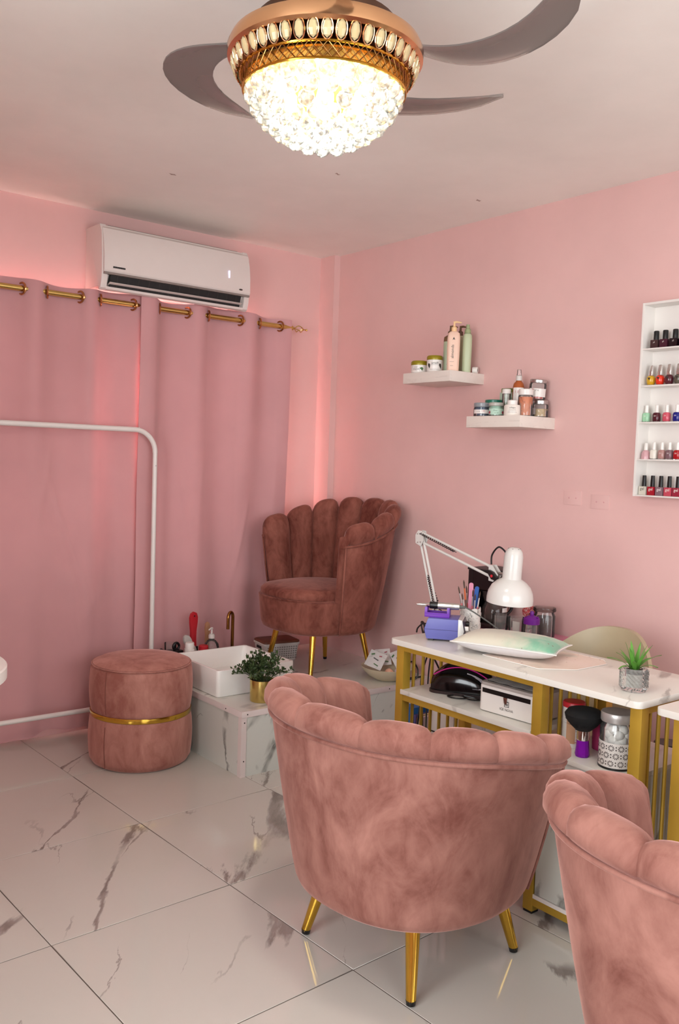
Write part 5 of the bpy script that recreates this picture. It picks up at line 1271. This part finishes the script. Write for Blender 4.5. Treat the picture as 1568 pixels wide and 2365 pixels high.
part('gas_column', MB().tube([(-0.02, 0, 0.06), (-0.02, 0, 0.40)], 0.022, 14), CHROME, bc)
for k in range(5):
    a = 2*PI*k/5+0.3; e = (-0.02+0.14*math.cos(a), 0.14*math.sin(a), 0.05)
    part('base_arm', MB().tube([(-0.02, 0, 0.075), e], [0.018, 0.012], 8), CHROME, bc)
    part('caster', torus((e[0], e[1], 0.024), 0.016, 0.0085, 'x', 14, 8), BLACK, bc)
wd = thing('drawer_tower', 'white plastic drawer tower under the nail desk', 'drawers', (-0.60, -1.86, 0))
part('carcass', B(0.02, 0.28, 0, 0.30, 0.0, 0.40), WPL, wd)
for k in range(3):
    for q in range(2):
        dd = part('drawer', B(0.0, 0.022, 0.004+q*0.149, 0.004+q*0.149+0.143, 0.014+k*0.128, 0.014+k*0.128+0.121), WPL, wd, bevel=0.004)
for k in range(1, 3): part('gap', B(0.004, 0.0195, 0.004, 0.296, 0.007+k*0.128, 0.0135+k*0.128), DARK, wd)
for x, w_, h_, cc, lb, nm in ((0.0, 0.062, 0.335, (24, 84, 140), 'wide blue ring binder standing under the nail desk', 'ring_binder'), (-0.068, 0.012, 0.31, (70, 60, 110), 'thin violet folder beside the blue binder', 'folder'), (-0.084, 0.008, 0.30, (96, 44, 30), 'thin brown folder beside the blue binder', 'folder'), (-0.096, 0.010, 0.315, (206, 180, 140), 'thin cream folder beside the white drawers', 'folder'), (-0.110, 0.010, 0.31, (196, 170, 168), 'thin pale pink folder beside the white drawers', 'folder')):
    y0 = -1.408+x
    bo = part(nm, B(-0.60, -0.36, y0-w_, y0, 0.0, h_), M('folder_%d_%d' % (cc[0], cc[2]), cc, 0.5), bevel=0.002); tag(bo, lb, nm.replace('_', ' '))
pc = part('power_cable', MB().tube(spline([(-0.62, -1.50, 0.006), (-0.625, -1.515, 0.2), (-0.62, -1.535, 0.40), (-0.625, -1.545, 0.55), (-0.63, -1.55, 0.70), (-0.60, -1.50, 0.71), (-0.45, -1.38, 0.60), (-0.25, -1.34, 0.35), (-0.1, -1.33, 0.15)], 8), 0.0042, 8), BLACK); tag(pc, 'long black power cable hanging behind the left end of the desk', 'cable')
pc = part('power_cable', MB().tube(spline([(-0.655, -1.58, 0.006), (-0.645, -1.575, 0.3), (-0.655, -1.565, 0.48), (-0.64, -1.585, 0.60), (-0.645, -1.60, 0.66), (-0.655, -1.615, 0.60), (-0.648, -1.60, 0.50), (-0.66, -1.61, 0.3), (-0.66, -1.62, 0.006)], 8), 0.0032, 8), BLACK); tag(pc, 'thin black cable looping beside the desk bars', 'cable')
lc = thing('low_cabinet', 'low grey marble-look cabinet against the wall behind the second desk', 'cabinet', (-0.55, -3.25, 0))
part('body', B(0.0, 0.5, 0.0, 0.75, 0.0, 0.372), LAMV, lc)
part('top', B(-0.006, 0.505, -0.006, 0.756, 0.372, 0.388), LAM, lc, bevel=0.001)
part('wall_strip', B(0.495, 0.505, -0.006, 0.756, 0.388, 0.41), TRIMW, lc)
LZ = 0.3886
tc_ = thing('lidded_tub', 'clear tub with black lid on the low cabinet', 'tub', (-0.44, -2.555, LZ))
part('tub', MB().lathe([(0, 0), (0.042, 0), (0.044, 0.05), (0, 0.05)], 28), SMOKE, tc_)
part('lid', MB().lathe([(0, 0.05), (0.047, 0.05), (0.047, 0.064), (0.044, 0.067), (0, 0.067)], 28), BLACK, tc_)
bb = thing('black_bottle', 'black square bottle with gold cap on the low cabinet', 'bottle', (-0.39, -2.612, LZ))
part('body', B(-0.024, 0.024, -0.024, 0.024, 0, 0.070), BLACK, bb, bevel=0.003)
part('cap', B(-0.011, 0.011, -0.011, 0.011, 0.070, 0.125), GOLD, bb, bevel=0.002)
for x, y, h_, lb in ((-0.50, -2.515, 0.155, 'slim black tube on the low cabinet, taller of two'), (-0.475, -2.622, 0.135, 'slim black tube on the low cabinet, shorter of two')):
    o = thing('black_tube', lb, 'tube', (x, y, LZ), 0, 'black tubes on the low cabinet'); part('tube', MB().lathe([(0, 0), (0.009, 0), (0.009, h_-0.05), (0, h_-0.05)], 14), BLACK, o); part('cap', MB().lathe([(0, h_-0.05), (0.0085, h_-0.05), (0.0085, h_-0.004), (0.006, h_), (0, h_)], 14), BLACK, o)

# ================================================================== WALL SHELVES AND THEIR JARS
SHM = m_marble('shelf_white_grain', (232, 222, 212), (210, 198, 188), 20, 0.5, False, (0, 0, 1.57), 0.1, 0.06, 0.5)
def wall_shelf(label, y0, y1, z0, z1, d):
    o = thing('wall_shelf', label, 'shelf', (0, (y0+y1)/2, z0), 0, 'white floating shelves'); w_ = y1-y0
    part('board', B(-d, 0, -w_/2, w_/2, 0, z1-z0), SHM, o, bevel=0.0012); return o
wall_shelf('white floating shelf holding tall pump bottles, the higher one', -1.254, -0.940, 1.770, 1.820, 0.235)
wall_shelf('white floating shelf crowded with colourful jars, the lower one', -1.680, -1.374, 1.553, 1.603, 0.240)
FA = math.atan2(-4.14+1.15, -3.23+0.17)            # direction from the shelf to the room centre (facing angle)
OLIVE = M('olive_gold_lid', (150, 134, 24), 0.35, 0.2)
def cyl_text(txt, size, r, a, z, mat, par, nm='lettering', rot=False):
    mb = text_mb(txt, size)
    if rot: mb.xf(lambda x, y, zz: (-y, x, zz))
    return part(nm, wrap(mb, r, a, z), mat, par)
INK = M('dark_ink', (46, 42, 36), 0.5); GINK = M('green_ink', (52, 96, 40), 0.5)
def cream_jar(label, loc, r, h, lidh):
    j = thing('cream_jar', label, 'jar', loc, 0, 'cream jars on the higher shelf')
    part('body', MB().lathe([(0, 0), (r-0.004, 0), (r-0.001, 0.004), (r, 0.01), (r, h-lidh), (0, h-lidh)], 40), WPL, j)
    part('lid', MB().lathe([(0, h-lidh), (r+0.0006, h-lidh), (r+0.001, h-lidh+0.003), (r+0.001, h-0.006), (r-0.004, h), (0, h+0.0005)], 40), OLIVE, j); return j
S1 = 1.820
oj = cream_jar('squat white jar with olive lid marked OLIVE on the higher shelf', (-0.188, -1.003, S1), 0.0405, 0.060, 0.021)
cyl_text('OLIVE', 0.0125, 0.0405, FA-0.35, 0.018, INK, oj); cyl_text('natural', 0.006, 0.0405, FA-0.45, 0.029, INK, oj)
part('leaf_print', wrap(MB().add([(-0.012, 0.004, 0), (0.0, 0.009, 0), (0.008, 0.003, 0), (0.002, -0.009, 0), (-0.004, -0.003, 0)], [(0, 1, 2, 3, 4)]), 0.0405, FA+0.32, 0.020), M('leaf_print', (0, 0, 0)), oj)
aj = cream_jar('taller white jar with olive lid marked amalfi beside the pump bottles', (-0.180, -1.098, S1), 0.0375, 0.080, 0.021)
cyl_text('amalfi', 0.015, 0.0375, FA+0.05, 0.043, INK, aj)
for a_ in (-0.75, 0.78): part('motif', wrap(MB().add([(-0.006, 0.012, 0), (0.004, 0.010, 0), (0.006, 0.0, 0), (0.004, -0.014, 0), (-0.002, -0.006, 0), (-0.007, 0.002, 0)], [(0, 1, 2, 3, 4, 5)]), 0.0375, FA+a_, 0.030), INK, aj)
part('print_line', wrap(subdiv_rect(0.05, 0.0008, 10), 0.0375, FA, 0.034), INK, aj); part('print_line', wrap(subdiv_rect(0.05, 0.0008, 10), 0.0375, FA, 0.014), INK, aj)
def pump_bottle(name, label, loc, w_, d_, h, col, capcol, rz, pump=True, texts=(), slim=1.0):
    b = thing(name, label, 'bottle', loc, rz, 'tall bottles on the higher shelf'); bm_ = M('bottle_%d_%d' % (col[0], col[2]), col, 0.4, var=0.02)
    def lp_(s_, z): return [(x*s_, y*s_, z) for x, y in rrect(d_, w_, min(d_, w_)*0.42, 5)]
    part('body', MB().loft([lp_(0.86, 0.0), lp_(0.93, 0.006), lp_(1.0, h*0.55), lp_(0.99, h*0.85), lp_(0.9, h*0.95), lp_(0.6, h*0.992), lp_(0.4, h)]), bm_, b, smooth=50)
    cm_ = M('cap_%d_%d' % (capcol[0], capcol[2]), capcol, 0.45, var=0.03)
    if pump:
        part('collar', MB().lathe([(0, h-0.001), (0.0125, h-0.001), (0.0125, h+0.018), (0.007, h+0.022), (0, h+0.022)], 18), cm_, b)
        part('pump_head', MB().tube([(0, 0, h+0.02), (0, 0, h+0.040)], [0.006, 0.0045], 10).tube([(0, 0.004, h+0.041), (0, -0.012, h+0.044), (0, -0.034, h+0.040)], [0.006, 0.005, 0.003], 8), cm_, b)
    else:
        part('cap', MB().lathe([(0, h-0.001), (0.016, h-0.001), (0.0135, h+0.018), (0.0095, h+0.02), (0.0085, h+0.040), (0, h+0.040)], 18), cm_, b)
    for txt, sz, z, dy in texts:
        part('lettering', flat(text_mb(txt, sz), (-d_/2-0.0008, dy, z), (0, 0, 1), (0, 1, 0)), INK, b)
    return b
fz = FA-PI
pump_bottle('pump_bottle', 'pale green aloe vera bottle topped with brown film, left of the peach one', (-0.118, -1.135, S1), 0.062, 0.040, 0.180, (178, 190, 160), (104, 74, 46), fz, True, (('aloe vera', 0.020, 0.082, 0.004),))
pump_bottle('pump_bottle', 'peach almonds lotion bottle with pump', (-0.168, -1.206, S1), 0.060, 0.040, 0.188, (240, 204, 182), (238, 200, 150), fz, True, (('almonds', 0.019, 0.092, 0.004),))
pump_bottle('tall_bottle', 'plain sage green bottle at the right of the peach one', (-0.095, -1.225, S1), 0.044, 0.044, 0.186, (188, 198, 162), (150, 160, 118), fz, False)
pump_bottle('pump_bottle', 'brown capped bottle hidden behind the peach one', (-0.06, -1.145, S1), 0.05, 0.04, 0.185, (190, 190, 160), (96, 66, 40), fz, True)
# film sleeve on the aloe bottle is part of its cap colour; leaf and line prints
bt = [o for o in bpy.data.objects if o.name.startswith('pump_bottle') and 'almonds' in o.get('label', '')][0]
for z, w_ in ((0.045, 0.020), (0.026, 0.014)): part('print_line', flat(subdiv_rect(w_, 0.0009, 2), (-0.0208, 0.006, z), (0, -1, 0), (0, 0, 1)), INK, bt)
part('motif', flat(MB().add([(-0.006, -0.004, 0), (0, 0.010, 0), (0.006, -0.004, 0), (0, -0.001, 0)], [(0, 1, 2, 3)]), (-0.0208, 0.0, 0.150), (0, -1, 0), (0, 0, 1)), INK, bt)
bt = [o for o in bpy.data.objects if o.name.startswith('pump_bottle') and 'aloe' in o.get('label', '')][0]
for z, w_ in ((0.042, 0.020), (0.022, 0.014)): part('print_line', flat(subdiv_rect(w_, 0.0009, 2), (-0.0208, 0.006, z), (0, -1, 0), (0, 0, 1)), INK, bt)
part('film_sleeve', MB().loft([[(x*s_, y*s_, z) for x, y in rrect(0.0405, 0.0625, 0.017, 5)] for s_, z in ((1.0, 0.150), (0.985, 0.160), (0.93, 0.172), (0.45, 0.182))]), M('brown_film', (112, 80, 46), 0.4), bt)
rt_ = thing('tape_roll', 'little white roll lying on its side at the end of the higher shelf', 'roll', (-0.040, -1.232, S1+0.0162), math.radians(-60))
part('roll', MB().lathe([(0.008, -0.012), (0.016, -0.012), (0.016, 0.012), (0.008, 0.012), (0.008, -0.012)], 24).xf(lambda x, y, z: (z, x, y)), WPL, rt_)
part('core', MB().lathe([(0, -0.010), (0.0082, -0.010), (0.0082, 0.0105), (0, 0.0105)], 20).xf(lambda x, y, z: (z, x, y)), M('brown_core', (84, 64, 48), 0.7), rt_)

S2 = 1.603
FA2 = math.atan2(-4.14+1.52, -3.23+0.17)
def clear_jar(name, label, loc, r, h, cont, lid, lidh=0.015, fill=0.8, band=None, band_z=None, band_h=0.02, lidr=None, wide=True, tilt=None, lrough=0.35, lmetal=0.0):
    j = thing(name, label, 'jar', loc, 0, 'jars on the lower shelf')
    if tilt: j.rotation_euler = tilt
    hb_ = h-lidh
    part('glass', MB().lathe([(0, 0), (r-0.003, 0), (r, 0.003), (r, hb_-0.008), (r-0.004, hb_), (r-0.006, hb_), (r-0.003, hb_-0.008), (r-0.002, 0.004), (0, 0.003)], 36), GLASS, j)
    part('contents', MB().lathe([(0, 0.004), (r-0.0026, 0.004), (r-0.0026, hb_*fill), (0, hb_*fill+0.002)], 30), cont, j)
    lr_ = lidr or r-0.001
    part('lid', MB().lathe([(0, hb_-0.001), (lr_, hb_-0.001), (lr_+0.0006, hb_+0.002), (lr_+0.0006, h-0.003), (lr_-0.002, h), (0, h)], 36), lid, j)
    if band is not None: part('label_band', wrap(subdiv_rect(r*2.3, band_h, 20), r, FA2, band_z, 0.0006), band, j)
    return j
GREYL = M('grey_clear_lid', (142, 146, 150), 0.3)
bj = clear_jar('gel_jar', 'dark blue gel jar with grey lid at the left end of the lower shelf', (-0.185, -1.418, S2), 0.0395, 0.062, M('blue_gel', (18, 58, 92), 0.2), GREYL, 0.018, 0.95, WPL, 0.022, 0.018)
cyl_text('NK', 0.012, 0.0395, FA2+0.15, 0.024, RED, bj); cyl_text('Sea Salt', 0.006, 0.0395, FA2-0.45, 0.022, INK, bj)
mj = clear_jar('scrub_jar', 'mint scrub jar with clear lid and floral label beside the blue one', (-0.195, -1.508, S2), 0.034, 0.060, M('mint_scrub', (160, 200, 176), 0.6), M('clear_grey_lid', (176, 172, 164), 0.3), 0.014, 0.95, M('mint_label', (186, 216, 198), 0.5), 0.020, 0.026)
cyl_text('Mint', 0.010, 0.034, FA2-0.1, 0.024, GINK, mj); cyl_text('scrub', 0.008, 0.034, FA2+0.05, 0.014, GINK, mj)
for a_ in (-0.95, 0.95): part('flower_print', wrap(MB().add([(0.006*math.cos(k*PI/4), 0.007*math.sin(k*PI/4), 0) for k in range(8)], [tuple(range(8))]), 0.034, FA2+a_, 0.016, 0.0012), M('pink_print', (0, 0, 0)), mj)
gj = clear_jar('green_jar', 'jar with teal green lid standing behind the mint scrub', (-0.115, -1.425, S2), 0.042, 0.080, M('teal_cream', (60, 120, 100), 0.4), M('teal_lid', (40, 120, 98), 0.3), 0.016, 0.95)
wj2 = thing('face_cream', 'white cream jar with small square-topped lid at the shelf corner', 'jar', (-0.200, -1.603, S2), 0, 'jars on the lower shelf')
part('body', MB().lathe([(0, 0), (0.034, 0), (0.036, 0.004), (0.0355, 0.042), (0.032, 0.047), (0, 0.047)], 36), M('pearl_white', (236, 228, 218), 0.3), wj2)
part('lid', MB().lathe([(0, 0.047), (0.0215, 0.047), (0.0225, 0.050), (0.022, 0.066), (0.019, 0.068), (0, 0.068)], 30), WPL, wj2)
cyl_text('collagen', 0.0085, 0.036, FA2, 0.034, M('grey_print', (0, 0, 0)), wj2)
for z, w_ in ((0.026, 0.03), (0.020, 0.034), (0.014, 0.04)): part('print_line', wrap(subdiv_rect(w_, 0.0009, 8), 0.036, FA2, z), M('grey_print', (0, 0, 0)), wj2)
PEACH = m_marble('dried_peach_slices', (232, 128, 76), (150, 60, 36), 40, 0.5, False, (0, 0, 0), 1.0, 0.08, 0.9)
pj2 = clear_jar('petal_jar', 'tall jar of orange dried petals with white lid', (-0.148, -1.632, S2), 0.033, 0.118, PEACH, WPL, 0.025, 0.90, lidr=0.031)
for k in range(16):
    a = k*2.1; z = 0.008+0.005*k; r = 0.0295
    part('petal', MB().add([(r*math.cos(a-0.4), r*math.sin(a-0.4), z), (r*1.06*math.cos(a), r*1.06*math.sin(a), z+0.006), (r*math.cos(a+0.4), r*math.sin(a+0.4), z+0.001), (r*1.05*math.cos(a), r*1.05*math.sin(a), z-0.003)], [(0, 1, 2, 3)]), PEACH, pj2, smooth=0)
SAND = M('sand_scrub', (206, 172, 126), 0.9, var=0.15, vscale=150)
sj = clear_jar('sand_jar', 'clear jar of beige scrub with silver lid at the right end', (-0.058, -1.640, S2), 0.0375, 0.075, SAND, STEEL, 0.016, 0.62, lidr=0.034)
part('label_band', wrap(subdiv_rect(0.024, 0.028, 6), 0.0375, FA2-0.9, 0.026, 0.0006), M('pale_label', (214, 200, 196), 0.5), sj)
rj2 = clear_jar('red_spa_jar', 'red jar with SPA label and silver lid stacked tilted on the beige one', (-0.062, -1.622, S2+0.0795), 0.0375, 0.088, M('red_gel', (206, 58, 34), 0.3), STEEL, 0.014, 0.62, WPL, 0.030, 0.036, lidr=0.036, tilt=(math.radians(5), 0, 0))
cyl_text('SPA', 0.012, 0.0375, FA2-0.15, 0.040, INK, rj2); part('label_square', wrap(subdiv_rect(0.009, 0.009, 3), 0.0375, FA2-0.62, 0.040, 0.0012), RED, rj2)
cbt = thing('clear_bottle', 'slim clear bottle with white lid behind the cream jar', 'bottle', (-0.135, -1.512, S2), 0, 'bottles on the lower shelf')
part('body', MB().lathe([(0, 0), (0.017, 0), (0.0185, 0.004), (0.0185, 0.105), (0.0165, 0.105), (0.0165, 0.006), (0, 0.004)], 24), GLASS, cbt)
part('lid', MB().lathe([(0, 0.104), (0.0195, 0.104), (0.0195, 0.122), (0.018, 0.124), (0, 0.124)], 24), WPL, cbt)
sb = thing('spray_bottle', 'amber spray bottle with clear cap and white label', 'spray bottle', (-0.098, -1.548, S2), 0, 'bottles on the lower shelf')
part('body', MB().lathe([(0, 0), (0.023, 0), (0.0255, 0.004), (0.0255, 0.135), (0.022, 0.150), (0.013, 0.160), (0.011, 0.164), (0, 0.164)], 28), glassy('amber_liquid', (196, 104, 52), 0.35), sb)
part('label_band', wrap(subdiv_rect(0.052, 0.062, 16, 2), 0.0255, FA2, 0.100, 0.0006), WPL, sb); cyl_text('NK', 0.018, 0.0255, FA2-0.1, 0.112, RED, sb)
part('nozzle', MB().lathe([(0, 0.163), (0.014, 0.163), (0.014, 0.184), (0.008, 0.187), (0, 0.187)], 20), M('frosted_white', (0, 0, 0)), sb)
part('cap', MB().lathe([(0.0085, 0.185), (0.0105, 0.185), (0.0085, 0.212), (0, 0.214), (0, 0.2125), (0.0072, 0.2105)], 20), GLASS, sb)
bx1 = thing('aloe_box', 'pale green aloe soap box at the back of the lower shelf', 'box', (-0.040, -1.455, S2), 0.12, 'boxes on the lower shelf')
PG = M('pale_green_card', (176, 190, 170), 0.5); DG = M('leaf_green_card', (92, 118, 38), 0.5)
part('carton', B(-0.02, 0.02, -0.045, 0.045, 0.0, 0.118), PG, bx1); part('green_strip', B(-0.0205, -0.0195, -0.045, 0.045, 0.058, 0.072), DG, bx1)
part('lettering', flat(text_mb('aloe & aloe', 0.0125), (-0.0207, 0.0, 0.092), (0, -1, 0), (0, 0, 1)), GINK, bx1)
bx2 = part('soap_box', B(-0.018, 0.018, -0.048, 0.040, 0.0, 0.018), DG, None, loc=(-0.040, -1.458, S2+0.118), rot=(0, 0, 0.2)); tag(bx2, 'flat olive green soap box lying on the pale green carton', 'box', 'boxes on the lower shelf')

# ================================================================== NAIL POLISH RACK
rk = thing('polish_rack', 'white wall rack full of nail polish at the right edge', 'wall rack', (0, -2.136, 1.281))
RD, RWd, RHt, RT = 0.080, 0.62, 0.760, 0.009
part('back_panel', B(-0.005, 0, -RWd, 0, 0, RHt), WPL, rk)
part('side', B(-RD, -0.005, -RT, 0, 0, RHt), WPL, rk, bevel=0.0008); part('side', B(-RD, -0.005, -RWd, -RWd+RT, 0, RHt), WPL, rk, bevel=0.0008)
part('top_board', B(-RD, -0.005, -RWd+RT, -RT, RHt-RT, RHt), WPL, rk, bevel=0.0008)
SHZ = [1.287, 1.429, 1.575, 1.719, 1.863]
for z in SHZ: part('shelf', B(-RD+0.001, -0.005, -RWd+RT, -RT, z-0.006-1.281, z-1.281), WPL, rk, bevel=0.0008)
def polish(kind, col, y, z, label, txt=None, tcol=None, capcol=(14, 12, 13)):
    b = thing('nail_polish', label, 'nail polish', (-0.048, y, z), 0, 'nail polish bottles on the rack')
    pm = M('polish_%d_%d_%d' % col, col, 0.12, var=0.03); base = glassy('bottle_glass', (226, 222, 218), 0.9)
    if kind == 'square':
        part('bottle', B(-0.0155, 0.0155, -0.0165, 0.0165, 0, 0.034), pm, b, bevel=0.003)
        part('cap', MB().lathe([(0, 0.034), (0.0105, 0.034), (0.0105, 0.066), (0.009, 0.069), (0, 0.069)], 20), BLACK, b)
    elif kind == 'round':
        part('bottle', MB().lathe([(0, 0.003), (0.0125, 0.003), (0.0165, 0.012), (0.0175, 0.026), (0.0155, 0.034), (0.009, 0.039), (0, 0.039)], 24), pm, b)
        part('glass_base', MB().lathe([(0, 0), (0.0135, 0), (0.0135, 0.0032), (0, 0.0032)], 24), base, b)
        cp_ = [(x, y2) for x, y2 in rrect(0.017, 0.021, 0.005, 3)]
        part('cap', MB().loft([[(x, y2, 0.039) for x, y2 in cp_], [(x*0.95, y2*0.95, 0.055) for x, y2 in cp_], [(x*0.62, y2*0.72, 0.078) for x, y2 in cp_], [(x*0.4, y2*0.45, 0.080) for x, y2 in cp_]]), CHROME, b)
        part('mark', flat(MB().add([(-0.006, 0.005, 0), (0.006, 0.005, 0), (0.002, -0.006, 0)], [(0, 1, 2)]), (-0.0182, -0.001, 0.026), (0, -1, 0), (0, 0, 1)), INK, b)
    elif kind == 'oval':
        part('bottle', MB().loft([[(x*s_, y2*s_, zz) for x, y2 in rrect(0.026, 0.029, 0.010, 4)] for s_, zz in ((0.88, 0.0028), (1.0, 0.008), (1.0, 0.030), (0.82, 0.0365), (0.5, 0.038))]), pm, b)
        part('glass_base', MB().prism([(x*0.9, y2*0.9) for x, y2 in rrect(0.026, 0.029, 0.010, 4)], 0.0, 0.003, 'z'), base, b)
        part('cap', MB().lathe([(0, 0.038), (0.0075, 0.038), (0.0066, 0.066), (0.0055, 0.067), (0, 0.067)], 18), WPL, b)
    elif kind == 'dome':
        part('bottle', MB().lathe([(0, 0.0), (0.0175, 0.0), (0.0175, 0.008), (0.0165, 0.024), (0.012, 0.033), (0.008, 0.036), (0, 0.036)], 20), pm, b)
        part('cap', MB().lathe([(0, 0.036), (0.0082, 0.036), (0.0068, 0.062), (0.0055, 0.064), (0, 0.064)], 18), WPL, b)
    else:
        part('bottle', B(-0.013, 0.013, -0.0160, 0.0160, 0, 0.034), pm, b, bevel=0.002)
        part('cap', MB().loft([[(x*s_, y2*s_, zz) for x, y2 in rrect(0.0150, 0.0150, 0.004, 3)] for s_, zz in ((1.0, 0.034), (0.98, 0.05), (0.86, 0.076), (0.8, 0.078))]), BLACK, b)
    if txt:
        fx_ = {'square': -0.0158, 'gel': -0.0133, 'oval': -0.0134}.get(kind, -0.0178)
        part('lettering', flat(text_mb(txt, 0.0165 if kind == 'gel' else 0.0075), (fx_, 0.0, 0.024), (0, -1, 0), (0, 0, 1)), INK if tcol == 'ink' else WPL, b)
    return b
Z = SHZ[4]
for y, c, lb in ((-2.183, (66, 44, 44), 'black-capped brown polish, leftmost on the top row'), (-2.222, (70, 30, 44), 'black-capped plum polish, second on the top row'), (-2.264, (28, 14, 18), 'black-capped near-black polish, third on the top row'), (-2.306, (40, 30, 34), 'black-capped grey polish, fourth on the top row')):
    polish('square', c, y, Z, lb, 'p2', None)
Z = SHZ[3]
for y, c, lb in ((-2.170, (206, 160, 34), 'yellow polish with chrome cap'), (-2.209, (222, 52, 30), 'orange red polish with chrome cap'), (-2.248, (84, 34, 42), 'maroon polish with chrome cap'), (-2.288, (92, 86, 72), 'olive grey polish with chrome cap')):
    polish('round', c, y, Z, lb)
Z = SHZ[2]
for y, c, lb in ((-2.159, (158, 206, 168), 'mint green polish with white cap'), (-2.203, (78, 26, 36), 'dark wine polish with white cap'), (-2.246, (206, 84, 100), 'coral pink polish with white cap'), (-2.289, (18, 26, 120), 'royal blue polish with white cap')):
    polish('oval', c, y, Z, lb, 'SH')
Z = SHZ[1]
for k, (y, c, lb) in enumerate(((-2.165, (206, 160, 164), 'pale pink polish with white cap, leftmost on its row'), (-2.2, (232, 226, 214), 'milky white polish with white cap'), (-2.2345, (176, 132, 126), 'rose nude polish with white cap'), (-2.267, (122, 92, 98), 'mauve polish with white cap'), (-2.300, (168, 16, 26), 'bright red polish with white cap'))):
    polish('dome' if k < 1 else 'oval', c, y, Z, lb, 'SH' if k > 1 else None)
Z = SHZ[0]
for y, c, lb, tcol in ((-2.165, (206, 200, 186), 'cream gel polish with tall black cap', 'ink'), (-2.202, (160, 24, 40), 'crimson gel polish with tall black cap', None), (-2.238, (128, 104, 112), 'taupe gel polish with tall black cap', None), (-2.274, (192, 74, 90), 'rose gel polish with tall black cap', None), (-2.31, (150, 40, 60), 'dark red gel polish at the frame edge', None)):
    polish('gel', c, y, Z, lb, 'gel', tcol)

# ================================================================== wall marks
pl_ = M('filler_patch', (214, 160, 160), 0.5)
for (y, z), lb in (((-1.795, 1.255), 'leftmost covered socket plate on the pink wall'), ((-1.935, 1.245), 'pair of painted-over blanking plates on the pink wall')):
    sp_ = thing('blanking_plate', lb, 'wall plate', (0, y, z)); part('plate', B(-0.003, 0, -0.045, 0.045, -0.03, 0.03), PINK, sp_, bevel=0.0012)
    for dy in (-0.018, 0.018): part('screw_cap', MB().lathe([(0, 0), (0.004, 0), (0.003, 0.0012), (0, 0.0012)], 10).xf(lambda a, b, c: (-0.003-c, dy+a, b)), pl_, sp_)
